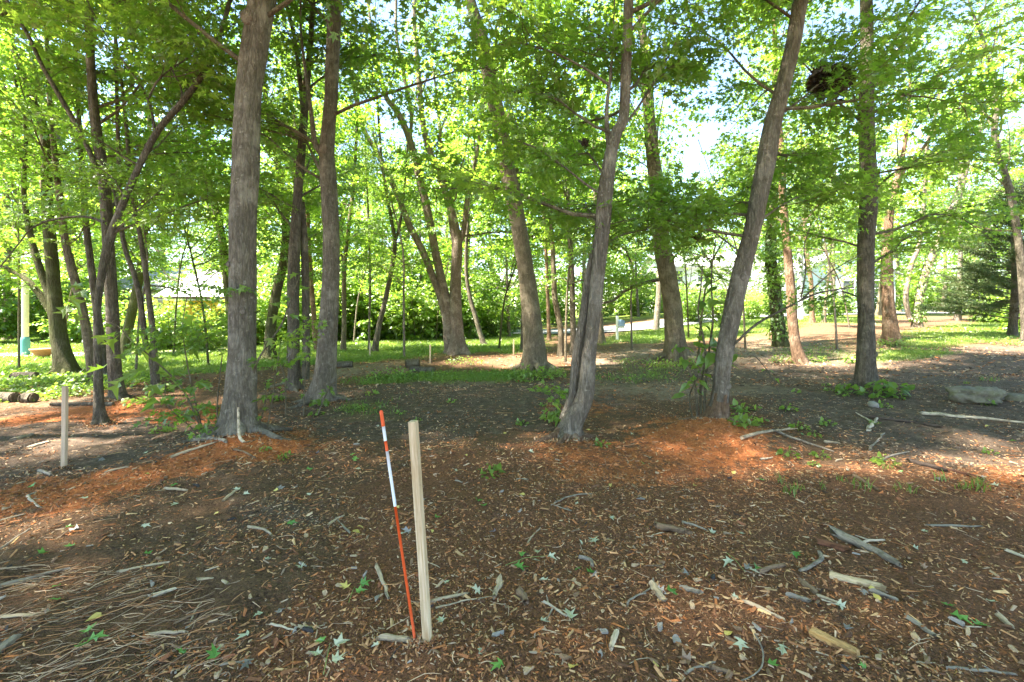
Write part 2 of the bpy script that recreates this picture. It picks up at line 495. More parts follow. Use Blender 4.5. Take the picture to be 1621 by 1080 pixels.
# road and driveway
asph = plain('asphalt', (.20, .20, .205), .9, .2, 40)
def strip(name, pts, width, mat, lift):
    p = smooth_path(np.array(pts, float), 60)
    t = np.gradient(p, axis=0); t /= np.linalg.norm(t, axis=1, keepdims=True)
    nrm = np.stack([-t[:, 1], t[:, 0]], 1)
    V = []
    for k in np.linspace(-.5, .5, 7):
        q = p + nrm * width * k
        V.append(np.stack([q[:, 0], q[:, 1], gh(q[:, 0], q[:, 1]) + lift], 1))
    V = np.concatenate(V)
    n = len(p)
    f = [[r * n + k, (r + 1) * n + k, (r + 1) * n + k + 1, r * n + k + 1] for r in range(6) for k in range(n - 1)]
    f = np.array(f)[:, ::-1]
    return tag(link(name, mk(name, V, [f], mat, True)), kind='structure')
strip('road', [(-1.5, 29), (3.5, 26.5), (8, 26.5), (15, 31), (27, 36.5), (45, 41), (80, 52)], 4.2, asph, .07)
drv = plain('driveway_concrete', (.36, .35, .34), .9, .12, 12)
strip('driveway', [(17.5, 33.3), (19.5, 37.5), (19.6, 46)], 4.4, drv, .085)
strip('path', [(-17.5, 14.4), (-15, 14.9), (-12.6, 15.4), (-10, 17.5)], 1.1, plain('sand_path', (.44, .39, .31), .95, .2, 12), .03)

# ------------------------------------------------------------------ leaves, twigs and limbs
STAR = np.array([(0, 0, 0), (.44, .10, .05), (.17, .27, .02), (.50, .60, .06), (.13, .54, .01), (0, 1, -.10),
                 (-.13, .54, .01), (-.50, .60, .06), (-.17, .27, .02), (-.44, .10, .05)])
STAR_F = np.array([(0, 1, 2), (0, 2, 4), (2, 3, 4), (0, 4, 5), (0, 5, 6), (0, 6, 8), (6, 7, 8), (0, 8, 9)])
MID = np.array([(0, 0, 0), (.46, .30, .05), (.14, .52, .01), (0, 1, -.08), (-.14, .52, .01), (-.46, .30, .05)])
MID_F = np.array([(0, 1, 2), (0, 2, 3), (0, 3, 4), (0, 4, 5)])
RHO = np.array([(0, 0, 0), (.42, .45, .06), (0, 1, -.06), (-.42, .45, .06)])
RHO_F = np.array([(0, 1, 2), (0, 2, 3)])
HEART = np.array([(0, 0, 0), (.22, -.06, .03), (.42, .18, .05), (.36, .50, .03), (0, 1, -.12), (-.36, .50, .03), (-.42, .18, .05), (-.22, -.06, .03), (0, .5, -.02)])
HEART_F = np.array([(0, 1, 8), (1, 2, 8), (2, 3, 8), (3, 4, 8), (4, 5, 8), (5, 6, 8), (6, 7, 8), (7, 0, 8)])
TEMPL = {0: (STAR, STAR_F), 1: (MID, MID_F), 2: (RHO, RHO_F), 'heart': (HEART, HEART_F)}
def unit(a): return a / (np.linalg.norm(a, axis=-1, keepdims=True) + 1e-9)
def leaf_arrays(P0, T, N, S, lod):
    tv, tf = TEMPL[lod]
    T = unit(T); N = unit(N - (N * T).sum(1, keepdims=True) * T); B = np.cross(T, N)
    V = P0[:, None] + S[:, None, None] * (tv[None, :, :1] * B[:, None] + tv[None, :, 1:2] * T[:, None] + tv[None, :, 2:] * N[:, None])
    k = len(tv)
    return V.reshape(-1, 3), (tf[None] + (np.arange(len(P0)) * k)[:, None, None]).reshape(-1, 3), k
class Crown:
    """twigs and limbs of one tree, made into a branch mesh and a leaf mesh"""
    def __init__(s, seed): s.r = np.random.default_rng(seed); s.A, s.D, s.L, s.tubes = [], [], [], MB()
    def twig(s, A, D, L): s.A.append(A); s.D.append(D); s.L.append(L)
    def foliate(s, poly, start, n, sub_len, r0=.008, gap=.17, tw=.42, sides=4, flat=.25):
        r = s.r
        poly = np.asarray(poly, float)
        seg = np.linalg.norm(np.diff(poly, axis=0), axis=1)
        cum = np.concatenate([[0], np.cumsum(seg)]); tot = cum[-1]
        side = 1
        for k in range(n):
            f = start + (1 - start) * (k + r.random()) / n
            x = f * tot
            i = min(int(np.searchsorted(cum, x, 'right')) - 1, len(poly) - 2)
            t = unit(poly[i + 1] - poly[i])
            p = poly[i] + t * (x - cum[i])
            side = -side
            az = math.atan2(t[1], t[0]) + side * r.uniform(.5, 1.25)
            if abs(t[2]) > .8: az = r.uniform(0, 2 * PI)
            el = r.normal(.12, flat)
            d = np.array([math.cos(az) * math.cos(el), math.sin(az) * math.cos(el), math.sin(el)])
            ln = sub_len * r.uniform(.55, 1.25) * (1.1 - .5 * f)
            pts = [p]
            for _ in range(3):
                d = unit(d + r.normal(0, .13, 3) + np.array([0, 0, -.03]))
                pts.append(pts[-1] + d * ln / 3)
            pts = np.array(pts)
            s.tubes.tube(pts, np.linspace(r0, r0 * .4, 4), sides)
            m = max(2, int(ln / gap))
            ff = (np.arange(m) + .6) / m * .92 + .06
            base = pts[0] + (pts[-1] - pts[0]) * ff[:, None]
            sg = np.where(np.arange(m) % 2, 1, -1)
            a2 = az + sg * r.uniform(.45, 1.1, m)
            e2 = r.normal(.0, flat + .1, m)
            D = np.stack([np.cos(a2) * np.cos(e2), np.sin(a2) * np.cos(e2), np.sin(e2)], 1)
            s.twig(base, D, tw * r.uniform(.45, 1.15, m))
            s.twig(pts[-1:], unit(d)[None], np.array([tw * .8]))
        s.twig(poly[-1:], unit(poly[-1] - poly[-2])[None], np.array([tw]))
    def grow(s, tp, tr, zlo, ztop, nl, L, n_sub=8, sub_len=1.0, safe=True, gap=.17, tw=.42, el0=12, el1=60, sides=4, droop=.0):
        r = s.r
        for i in range(nl):
            t = (i + r.random()) / nl
            z = zlo + (ztop - zlo) * t
            p = np.array([np.interp(z, tp[:, 2], tp[:, k]) for k in range(3)])
            rad = float(np.interp(z, tp[:, 2], tr))
            for _ in range(12):
                az = r.uniform(0, 2 * PI) if _ else i * 2.4 + r.uniform(-.5, .5)
                el = math.radians(el0 + (el1 - el0) * t + r.uniform(-20, 20))
                ln = L * (1 - .5 * t) * r.uniform(.7, 1.2)
                d = np.array([math.cos(az) * math.cos(el), math.sin(az) * math.cos(el), math.sin(el)])
                e = p + d * ln
                if not safe: break
                zf = EYE + .7 * max(e[1], .3) + .7
                if e[1] < 2.6 and e[2] < zf and abs(e[0]) < 1.3 * max(e[1], 0) + 1.5: continue
                if p[2] < EYE + .68 * p[1] and d[1] < -.35 and r.random() < .85: continue
                break
            else:
                continue
            pts = [p]
            for k in range(6):
                d = unit(d + r.normal(0, .11, 3) + np.array([0, 0, .03 - droop]))
                pts.append(pts[-1] + d * ln / 6)
            pts = np.array(pts)
            r0 = min(.45 * rad, .010 + .011 * ln)
            s.tubes.tube(pts, np.linspace(r0, .005, 7), sides + 1)
            s.foliate(pts, .18, n_sub, sub_len * (1 - .35 * t), max(.004, r0 * .35), gap, tw, sides)
    def leaves(s, name, lod, size, per, mat, tint=(.0, 1.0), shade=None, keep=1.0, lean=.45):
        r = s.r
        A, D, L = np.concatenate(s.A), np.concatenate(s.D), np.concatenate(s.L)
        if keep < 1:
            k = r.random(len(A)) < keep
            A, D, L = A[k], D[k], L[k]
        n = len(A)
        idx = np.repeat(np.arange(n), per)
        fr = np.tile((np.arange(per) + .7) / per, n)
        sg = np.tile(np.where(np.arange(per) % 2, 1.0, -1.0), n)
        sg[per - 1::per] *= .15
        d = D[idx]
        lat = unit(np.cross(d, np.array([0, 0, 1.0])[None]) + 1e-6)
        N = len(idx)
        pos = A[idx] + d * (L[idx] * fr)[:, None] + lat * (sg * size * r.uniform(.15, .6, N))[:, None] + r.normal(0, size * .12, (N, 3))
        T = d * r.uniform(.3, 1.0, N)[:, None] + lat * (sg * r.uniform(.5, 1.1, N))[:, None] + np.array([0, 0, -1.0]) * r.uniform(-.1, .75, N)[:, None]
        Nn = np.array([0, 0, 1.0]) + r.normal(0, lean, (N, 3))
        S = size * r.uniform(.6, 1.2, N)
        V, f, k = leaf_arrays(pos, T, Nn, S, lod)
        tn = np.clip(np.repeat(np.clip(r.normal(.45, .2, n), 0, 1), per) + r.normal(0, .15, N), 0, 1)
        tn = tint[0] + (tint[1] - tint[0]) * tn
        return mk(name, V, [f], mat, False, tint=np.repeat(tn, k)), N
    def twig_tubes(s, rad=.0025):
        A, D, L = np.concatenate(s.A), np.concatenate(s.D), np.concatenate(s.L)
        n = len(A)
        u = unit(np.cross(D, np.array([0, 0, 1.0])[None]) + 1e-5); v = np.cross(D, u)
        ring = [u * rad, (-.5 * u + .87 * v) * rad, (-.5 * u - .87 * v) * rad]
        V = np.stack([A + x for x in ring] + [(A + D * L[:, None] * .9)], 1).reshape(-1, 3)
        b = (np.arange(n) * 4)[:, None]
        f = np.concatenate([b + np.array([[0, 1, 3]]), b + np.array([[1, 2, 3]]), b + np.array([[2, 0, 3]])])
        s.tubes.add(V, [f])

def trunk_mesh(name, poly, rad, mat, sides=24, step=.07, flare=.55, seed=0, rough=.07, roots=0):
    """a bark covered stem: root flare with buttress lobes, ridged and slightly lumpy section"""
    L = np.linalg.norm(np.diff(poly, axis=0), axis=1).sum()
    n = int(min(max(8, L / step), 160))
    p = smooth_path(np.concatenate([poly, rad[:, None]], 1), n)
    rr = np.maximum(p[:, 3], .004)
    q = p[:, :3]
    th = np.arange(sides) * 2 * PI / sides
    z = q[:, 2][:, None]; cth, sth = np.cos(th)[None], np.sin(th)[None]
    s = seed * 13.7
    rm = 1 + rough * vn(cth * 5 + s, sth * 5, z * 1.6, 3) + .5 * rough * vn(cth * 11 + s, sth * 11, z * 3.2, 4) + .05 * vn(cth * 1.2 + s, sth * 1.2, z * 1.1, 5)
    if flare:
        h = np.maximum(z - z.min() - .25, 0)
        lob = .65 + .5 * np.cos(th * 4 + s)[None] + .25 * np.cos(th * 7 + 2 * s)[None]
        rm = rm + flare * np.exp(-h / (1.3 * rr[0] + .02)) * lob
    b = MB(); b.tube(q, rr, sides, rm)
    if roots:
        rq = np.random.default_rng(seed + 77); g0 = q[0, 2] + .25; R0 = float(rr[0])
        for k in range(roots):
            az = k * 2 * PI / roots + rq.uniform(-.4, .4); ln = R0 * rq.uniform(2.4, 4.0); w0 = R0 * rq.uniform(.28, .42)
            t = np.linspace(0, 1, 8)[:, None]
            rad_ = R0 * .55 + ln * t
            a_ = az + rq.normal(0, .25) * t
            zz = g0 + R0 * (.75 * (1 - t) ** 2.2) - .9 * w0 * t - .01
            pts_ = np.concatenate([rad_ * np.cos(a_), rad_ * np.sin(a_), zz], 1); pts_[:, :2] += q[3, :2]
            b.tube(pts_, (w0 * (1 - .72 * t))[:, 0], 10, 1 + .14 * vn(np.cos(np.arange(10) * .63)[None] * 3 + k, t * 5, seed, 2))
    return b.build(name, mat, True)

# ------------------------------------------------------------------ leafy limbs and sprays: a small stock, copied on to the trees
def two_mat(name, bark, leaf_me, mb):
    """one mesh of twigs (slot 0) and leaves (slot 1)"""
    b = mb.build('w', bark)
    nb, nl = len(b.vertices), len(leaf_me.vertices)
    V = np.empty((nb + nl) * 3, np.float32); b.vertices.foreach_get('co', V[:nb * 3])
    t2 = np.empty(nl * 3, np.float32); leaf_me.vertices.foreach_get('co', t2); V[nb * 3:] = t2
    def fc(me, off):
        by = {}
        li = np.empty(len(me.loops), np.int32); me.loops.foreach_get('vertex_index', li)
        st = np.empty(len(me.polygons), np.int32); tt = np.empty(len(me.polygons), np.int32)
        me.polygons.foreach_get('loop_start', st); me.polygons.foreach_get('loop_total', tt)
        for k in np.unique(tt): by[k] = li[st[tt == k][:, None] + np.arange(k)[None]] + off
        return list(by.values())
    f1, f2 = fc(b, 0), fc(leaf_me, nb)
    tn = np.zeros(nb + nl, np.float32); t3 = np.empty(nl, np.float32); leaf_me.attributes['tint'].data.foreach_get('value', t3); tn[nb:] = t3
    me = mk(name, V.reshape(-1, 3), f1 + f2, None, False, tint=tn)
    me.materials.append(bark); me.materials.append(leaf_me.materials[0])
    n1 = sum(len(q) for q in f1); n2 = sum(len(q) for q in f2)
    me.polygons.foreach_set('material_index', np.concatenate([np.zeros(n1, np.int32), np.ones(n2, np.int32)]))
    bpy.data.meshes.remove(b); bpy.data.meshes.remove(leaf_me)
    return me
def make_limb(seed, L, n_sub, sub_len, gap, tw, lod, leaf, per, start=.15, bark='brown', r0=.03):
    cr = Crown(seed); r = cr.r
    d = np.array([1.0, 0, .05]); p = np.zeros(3); pts = [p]
    for k in range(7):
        d = unit(d + r.normal(0, .15, 3) + np.array([0, 0, .08 if k < 3 else -.10])); pts.append(pts[-1] + d * L / 7)
    pts = np.array(pts)
    cr.tubes.tube(pts, np.linspace(r0, .004, 8), 6 if lod == 0 else 4)
    cr.foliate(pts, start, n_sub, sub_len, r0 * .28, gap, tw, 4 if lod == 0 else 3)
    if lod == 0: cr.twig_tubes()
    me, n = cr.leaves('w', lod, leaf, per, LEAF)
    return two_mat('leafy_limb', BARK[bark], me, cr.tubes), n
LIMBS = {0: [make_limb(2000 + k, 3.0, 13, 1.0, .15, .42, 0, .125, 7) for k in range(6)],
         1: [make_limb(2100 + k, 3.0, 12, 1.05, .18, .45, 1, .15, 6) for k in range(5)],
         2: [make_limb(2200 + k, 3.0, 11, 1.15, .22, .5, 2, .19, 5) for k in range(5)]}
SPRAYS = {0: [make_limb(2300 + k, 1.0, 6, .42, .12, .30, 0, .115, 6, .1, 'brown', .007) for k in range(5)],
          1: [make_limb(2400 + k, 1.1, 6, .46, .14, .34, 1, .14, 6, .1, 'brown', .008) for k in range(4)],
          2: [make_limb(2500 + k, 1.2, 6, .5, .18, .4, 2, .18, 5, .1, 'brown', .009) for k in range(4)]}
print('limb leaves', [[n for _, n in v] for v in LIMBS.values()], [[n for _, n in v] for v in SPRAYS.values()])
LIMBS = {k: [m for m, _ in v] for k, v in LIMBS.items()}; SPRAYS = {k: [m for m, _ in v] for k, v in SPRAYS.items()}
def hang(stock, lod, crown, pos, az, el, s, r, name='leafy_limb'):
    o = link(name, stock[lod][r.integers(len(stock[lod]))], crown, pos)
    o.rotation_euler = (r.uniform(-.35, .35), -el, az); o.scale = (s, s, s); o['kind'] = 'stuff'
    return o
def sprays_along(crown, poly, start, n, sub, lod, r, base):
    """leafy sprays along a traced limb (POLY relative to the tree's base)"""
    seg = np.linalg.norm(np.diff(poly, axis=0), axis=1); cum = np.concatenate([[0], np.cumsum(seg)])
    side = 1
    for k in range(n + 1):
        f = min(1.0, start + (1 - start) * (k + r.random()) / n) if k < n else 1.0
        x = f * cum[-1]; i = min(max(int(np.searchsorted(cum, x, 'right')) - 1, 0), len(poly) - 2)
        t = unit(poly[i + 1] - poly[i]); p = poly[i] + t * (x - cum[i]); side = -side
        az = math.atan2(t[1], t[0]) + (side * r.uniform(.5, 1.3) if k < n else 0)
        if abs(t[2]) > .75: az = r.uniform(0, 2 * PI)
        e = p + base + np.array([math.cos(az), math.sin(az), .1]) * sub
        if e[1] < 3.0 or in_gap(p + base, e): continue
        hang(SPRAYS, lod, crown, p, az, r.normal(.12, .25), sub * r.uniform(.7, 1.25), r, 'leafy_spray')
# stems the photograph shows clear of nearer leaves: (depth, [(u, v) ...])
CLEAR = [(6.3, [(158, 668), (155, 480), (171, 390), (200, 310), (245, 215), (290, 160), (327, 108), (366, 0)]), (6.9, [(186, 630), (172, 400), (152, 200), (140, 0)]), (6.9, [(154, 270), (93, 150), (67, 105), (10, 0)]),
         (5.2, [(378, 700), (384, 480), (386, 300), (394, 150), (412, 0)]), (7.6, [(512, 630), (524, 400), (517, 235), (529, 0)]), (11.3, [(845, 585), (841, 493), (822, 360), (795, 220), (764, 67), (744, 0)]),
         (5.6, [(896, 700), (933, 560), (947, 427), (966, 250), (991, 110), (995, 0)]), (11.5, [(1070, 570), (1063, 475), (1043, 353), (1033, 240)]), (5.9, [(1130, 678), (1147, 560), (1175, 427), (1204, 300), (1240, 133), (1268, 0)]),
         (8.2, [(1372, 614), (1371, 380), (1373, 240), (1371, 0)]), (15.5, [(722, 560), (703, 460), (680, 350), (647, 217), (627, 175)]), (7.0, [(467, 618), (466, 400), (476, 250), (496, 0)]), (6.3, [(1313, 150), (1313, 90)])]
# openings of blue sky between the crowns: centre and half widths in the photograph
GAPS = [(1112, 225, 34, 62), (655, 15, 50, 45), (605, 180, 26, 34), (285, 412, 42, 34), (1120, 60, 40, 30), (690, 180, 22, 26)]
def in_gap(p, e):
    for t in (.3, .5, .7, .85, 1.0):
        q = p + (e - p) * t
        if q[1] < .5: continue
        u, v = U0 + F * q[0] / q[1], VH - F * (q[2] - EYE) / q[1]
        k = .15 * F / q[1]
        if any(((u - a) / (w_ + k)) ** 2 + ((v - c) / (h_ + k)) ** 2 < 1 for a, c, w_, h_ in GAPS): return True
    return False
def hides(p, e):
    for t in (.35, .65, 1.0):
        q = p + (e - p) * t
        if q[1] < .5: continue
        u, v = U0 + F * q[0] / q[1], VH - F * (q[2] - EYE) / q[1]
        if v < -60: continue
        for dep, pl in CLEAR:
            if q[1] > dep + .1: continue
            vv = np.array([a[1] for a in pl][::-1], float); uu = np.array([a[0] for a in pl][::-1], float)
            if vv[0] - 20 < v < vv[-1] and abs(u - np.interp(v, vv, uu)) < 18 + .55 * F / q[1]: return True
    return False
def limbs_on(crown, full, frad, base, zlo, ztop, nl, L, lod, r, el0=8, el1=60):
    o = np.argsort(full[:, 2]); tp, tr = full[o], frad[o]
    for i in range(nl):
        t = (i + r.random()) / nl
        z = zlo + (ztop - zlo) * t
        p = np.array([np.interp(z, tp[:, 2], tp[:, k]) for k in range(3)])
        for q in range(14):
            az = r.uniform(0, 2 * PI) if q else i * 2.4 + r.uniform(-.5, .5)
            el = math.radians(el0 + (el1 - el0) * t + r.uniform(-20, 20))
            ln = L * (1 - .45 * t) * r.uniform(.75, 1.2)
            d = np.array([math.cos(az) * math.cos(el), math.sin(az) * math.cos(el), math.sin(el)])
            e = p + d * ln
            zf = EYE + .7 * max(e[1], .3) + .9
            if e[1] < 3.6 and e[2] < zf and abs(e[0]) < 1.3 * max(e[1], 0) + 1.8: continue
            if q < 13 and in_gap(p, e): continue
            if q < 12 and hides(p, e) and r.random() < .8: continue
            if p[2] < EYE + .68 * p[1] and d[1] < -.3 and p[1] < 9 and r.random() < .8: continue
            break
        else: continue
        hang(LIMBS, lod, crown, p - base, az, el, ln / 3.0, r)
TREES = []
def lump_(dims, seed, nu=16, nv=10):
    u = np.linspace(0, 2 * PI, nu, endpoint=False); v = np.linspace(-PI / 2, PI / 2, nv); uu, vv = np.meshgrid(u, v)
    X, Y, Z = np.cos(vv) * np.cos(uu), np.cos(vv) * np.sin(uu), np.sin(vv)
    k = 1 + .25 * vn(X * 2 + seed, Y * 2, Z * 2, 6) - .45 * np.exp(-(X ** 2 + Z ** 2) * 9) * (Y < 0)
    V = np.stack([X * k * dims[0], Y * k * dims[1], Z * k * dims[2]], -1).reshape(-1, 3)
    i, j = np.meshgrid(np.arange(nu), np.arange(nv - 1)); q = (j * nu + i).ravel(); q2 = (j * nu + (i + 1) % nu).ravel()
    return V, np.stack([q, q2, q2 + nu, q + nu], 1)
def trace(pts, d, dy=0.0):
    """a stem followed up the photograph: (u, v, width px[, extra depth]) -> points and radii; dy = depth gained per metre of height"""
    out, rad = [], []
    for q in pts:
        dd = d + (q[3] if len(q) > 3 else 0)
        z = EYE + (VH - q[1]) / F * dd
        dd = dd + dy * max(z, 0)
        p = P(q[0], q[1], dd)
        out.append(p); rad.append(.94 * q[2] / 2 / F * dd * F / math.hypot(F, q[0] - U0))
    return np.array(out), np.array(rad)
def tree(name, label, pts, H=14, zlo=3.2, nl=14, L=3.0, lod=0, leaf=.13, bark='grey', d=None, dy=0.0, limbs=(), n_sub=8,
         sub_len=1.0, per=7, cat='tree', flare=.5, tint=(0, 1), seed=None, group=None, gap=.17, tw=.42, ivy=None, lean_on=1.0, droop=0.0, el0=12, bare=0, knots=()):
    seed = seed or (len(TREES) + 1) * 17
    r = np.random.default_rng(seed)
    if d is None: d = G(pts[0][0], pts[0][1])[1]
    poly, rad = trace(pts, d, dy)
    base = poly[0].copy(); base[2] = float(gh(base[0], base[1]))
    # the stem goes on above the frame, turning upright and thinning
    top = poly[-1]; dirv = unit(poly[-1] - poly[-2]); pz = [top]; rz = [rad[-1]]
    while pz[-1][2] < H:
        dirv = unit(dirv * lean_on + np.array([0, 0, .10]) + np.append(r.normal(0, .06, 2), 0))
        pz.append(pz[-1] + dirv * .8)
        rz.append(max(.012, rad[-1] * (1 - .93 * min(1, (pz[-1][2] - top[2]) / max(H - top[2], .1)))))
    full = np.concatenate([poly, np.array(pz[1:]).reshape(-1, 3)]); frad = np.concatenate([rad, np.array(rz[1:])])
    low = full[0] - unit(full[1] - full[0]) * .25
    low[2] = base[2] - .25
    full2 = np.concatenate([low[None], full]); frad2 = np.concatenate([frad[:1], frad])
    root = thing(name, label, cat, base, group)
    near = d < 10
    off = lambda A: np.asarray(A) - base
    link('trunk', trunk_mesh('trunk', off(full2), frad2, BARK[bark], 32 if near else 16, .05 if near else .15, flare, seed, .085 if near else .07, 6 if d < 14 else 0), root)
    if d > 9: zlo = max(2.0, zlo - .6)
    crown = thing('crown', None, None, (0, 0, 0)); crown.parent = root
    off = lambda A: np.asarray(A) - base
    for lb in limbs:
        lp, lr = trace(lb['pts'], d + lb.get('dd', 0), lb.get('dy', dy))
        lp = off(lp)
        n = max(8, len(lp) * 5)
        sm = smooth_path(np.concatenate([lp, lr[:, None]], 1), n)
        if lb.get('up'):
            dv = unit(sm[-1, :3] - sm[-3, :3]); ext = [sm[-1]]
            for k in range(lb['up']):
                dv = unit(dv + np.array([0, 0, .12]) + r.normal(0, .06, 3))
                ext.append(np.append(ext[-1][:3] + dv * .5, ext[-1][3] * .86))
            sm = np.concatenate([sm, np.array(ext[1:])])
        link(lb.get('name', 'limb'), trunk_mesh('limb', sm[:, :3], sm[:, 3], BARK[bark], 12 if near else 8, .08, 0, seed + 3), root)
        sprays_along(crown, sm[:, :3], lb.get('start', .3), lb.get('n', 10), lb.get('sub', .9), lod, r, base)
    if nl: limbs_on(crown, full, frad, base, zlo, H - .4, int(nl * 1.7), L, lod, r, el0)
    if nl and near: limbs_on(crown, full, frad, base, max(6.4, EYE + .68 * d + 1.0), H - .4, 27, L * 1.2, lod, r, 5, 50)  # further limbs above the frame, added to shade the clearing
    TREES.append(root)
    for (ku, kv, kr) in knots:
        kp = P(ku, kv, d + dy * 3) - base; ks = kr / F * d
        V_, f_ = lump_((ks, ks * .55, ks * 1.15), ku * .1)
        ax = np.array([np.interp(kp[2] + base[2], full[:, 2], full[:, k]) for k in range(3)]) - base; rad_ = float(np.interp(kp[2] + base[2], full[:, 2], frad))
        kp = np.array([kp[0], ax[1] - math.sqrt(max(rad_ ** 2 - (kp[0] - ax[0]) ** 2, 0)) , kp[2]])
        link('knot', mk('knot', V_, [f_], BARK['pale' if kr > 5 else bark], True), root, kp)
    if bare:
        # bark worn or sawn away round the foot: the same surface a few millimetres proud, with a ragged upper edge
        tm = bpy.data.objects[[o.name for o in root.children if o.name.startswith('trunk')][0]].data
        nV = len(tm.vertices); cv = np.empty(nV * 3, np.float32); tm.vertices.foreach_get('co', cv); cv = cv.reshape(-1, 3)
        nn = np.empty(nV * 3, np.float32); tm.vertices.foreach_get('normal', nn); nn = nn.reshape(-1, 3)
        lim = bare * (1 + .45 * vn(np.arctan2(cv[:, 1], cv[:, 0]) * 2.5, seed, 0, 4) + .2 * vn(np.arctan2(cv[:, 1], cv[:, 0]) * 9, seed, 0, 5))
        ok = cv[:, 2] < lim
        fs = [tuple(p.vertices) for p in tm.polygons if len(p.vertices) == 4 and all(ok[i] for i in p.vertices)]
        link('bare_wood', mk('bare_wood', cv + nn * .005, [np.array(fs)], BARK['tan'], True), root)
    if ivy:
        z0, z1, cnt = ivy
        rr = np.random.default_rng(seed + 9)
        z = z0 + (z1 - z0) * rr.random(cnt) ** 1.2
        cx = [np.interp(z, full[:, 2], full[:, k]) for k in range(2)]; ra = np.interp(z, full[:, 2], frad)
        th = rr.uniform(0, 2 * PI, cnt)
        out = np.stack([np.cos(th), np.sin(th), 0 * th], 1)
        pos = np.stack([cx[0], cx[1], z], 1) + out * (ra + rr.uniform(.0, .16, cnt) * (1 - .5 * (z - z0) / (z1 - z0)))[:, None]
        T = np.array([0, 0, -1.0]) + out * .5 + rr.normal(0, .4, (cnt, 3))
        Vv, ff, k = leaf_arrays(off(pos), T, out + np.array([0, 0, .5]) + rr.normal(0, .35, (cnt, 3)), rr.uniform(.07, .13, cnt), 1)
        link('ivy', mk('ivy', Vv, [ff], LEAF, tint=np.repeat(rr.uniform(0, .5, cnt), k)), root, kind='stuff')
    return root

# ------------------------------------------------------------------ trees followed one by one from the photograph
tree('maple_tree', 'thick grey-barked maple with a knot scar high up and a flared sawdust-covered foot',
     [(376, 700, 62), (380, 640, 56), (384, 560, 50), (384, 480, 49), (384, 360, 47), (390, 260, 46), (394, 150, 45), (412, 20, 45)],
     H=15, zlo=4.2, nl=15, L=3.0, bark='grey', dy=.03, flare=.55, knots=((397, 33, 11), (398, 492, 5), (372, 420, 4)))
tree('maple_tree', 'curving slender dark maple whose stem arcs over towards the thick grey-barked trunk',
     [(158, 668, 22), (155, 580, 15), (155, 480, 14), (171, 390, 17), (200, 310, 13), (245, 215, 12), (290, 160, 11), (327, 108, 10), (350, 50, 8), (366, -10, 7)],
     H=7.2, zlo=2.4, nl=10, L=1.8, bark='dark', flare=.9, sub_len=.8, limbs=[
        dict(pts=[(245, 215, 6), (240, 175, 5), (226, 140, 5), (203, 108, 4), (170, 60, 3)], n=7, up=2, dy=.1),
        dict(pts=[(236, 155, 4), (248, 130, 4), (270, 110, 3), (296, 94, 3)], n=5, dy=-.05),
        dict(pts=[(286, 168, 4), (287, 140, 3), (272, 110, 3), (255, 60, 2)], n=5),
        dict(pts=[(165, 352, 6), (133, 343, 5), (83, 348, 5), (50, 362, 4), (28, 388, 3), (0, 423, 3)], n=8, dy=-.1, sub=.6)])
tree('maple_tree', 'dark straight maple with a long arching limb, rooted behind the slender curved stem',
     [(186, 630, 27), (180, 560, 24), (178, 500, 23), (172, 400, 22), (165, 290, 21), (152, 200, 19), (144, 110, 17), (140, 0, 15)],
     H=14, zlo=2.6, nl=15, L=2.9, bark='dark', limbs=[
        dict(pts=[(154, 270, 11), (130, 215, 10), (93, 150, 10), (67, 105, 9), (43, 53, 8), (10, 0, 7)], n=10, up=5, dy=-.02, sub=1.0)])
tree('maple_tree', 'broad old maple forking low into limbs, its foot among ground ivy',
     [(106, 592, 38), (96, 545, 32), (90, 500, 30), (86, 460, 26), (76, 340, 22), (70, 210, 18), (47, 150, 16), (27, 90, 14), (8, 40, 12)],
     H=14, zlo=3.8, nl=12, L=3.0, lod=1, bark='moss', limbs=[
        dict(pts=[(84, 500, 15), (62, 465, 14), (38, 440, 12), (0, 420, 10), (-40, 400, 8)], n=10, up=4, dy=.05),
        dict(pts=[(86, 490, 18), (74, 455, 16), (60, 415, 15), (48, 370, 13), (38, 310, 11), (40, 240, 9)], n=10, up=4)])
tree('maple_tree', 'slim leaning maple with a pale sunlit edge behind the slender curved stem',
     [(149, 602, 20), (143, 560, 19), (131, 493, 17), (114, 427, 16), (103, 380, 14), (92, 290, 12), (80, 180, 10), (74, 60, 8)],
     H=12, zlo=3.4, nl=10, L=2.5, lod=1, bark='brown')
tree('maple_tree', 'thin dark maple seen between the slim leaning stem and the curved stem',
     [(168, 605, 15), (160, 540, 15), (147, 443, 14), (138, 370, 13), (130, 270, 11), (123, 150, 9), (118, 20, 7)], d=10.2,
     H=11, zlo=3.4, nl=9, L=2.3, lod=1, bark='dark')
tree('maple_tree', 'twin-stemmed young maple with two slender dark stems crossing as they rise',
     [(246, 612, 13), (240, 570, 12), (231, 547, 11), (222, 477, 11), (213, 437, 10), (194, 373, 9), (188, 250, 8), (184, 120, 6), (182, 20, 5)],
     H=10, zlo=3.2, nl=9, L=2.2, lod=1, bark='dark', limbs=[
        dict(pts=[(249, 606, 11), (245, 560, 11), (240, 507, 11), (230, 427, 10), (222, 375, 9), (208, 300, 8), (200, 200, 7), (190, 110, 5)], name='stem', start=.6, n=8, up=3)])
tree('maple_tree', 'greenish mossy trunk bowing sideways behind the twin slender stems',
     [(196, 560, 20), (203, 520, 19), (214, 470, 17), (224, 417, 15), (232, 330, 12), (236, 220, 9), (238, 90, 7)], d=15,
     H=13, zlo=4, nl=10, L=3.0, lod=2, leaf=.17, bark='moss')
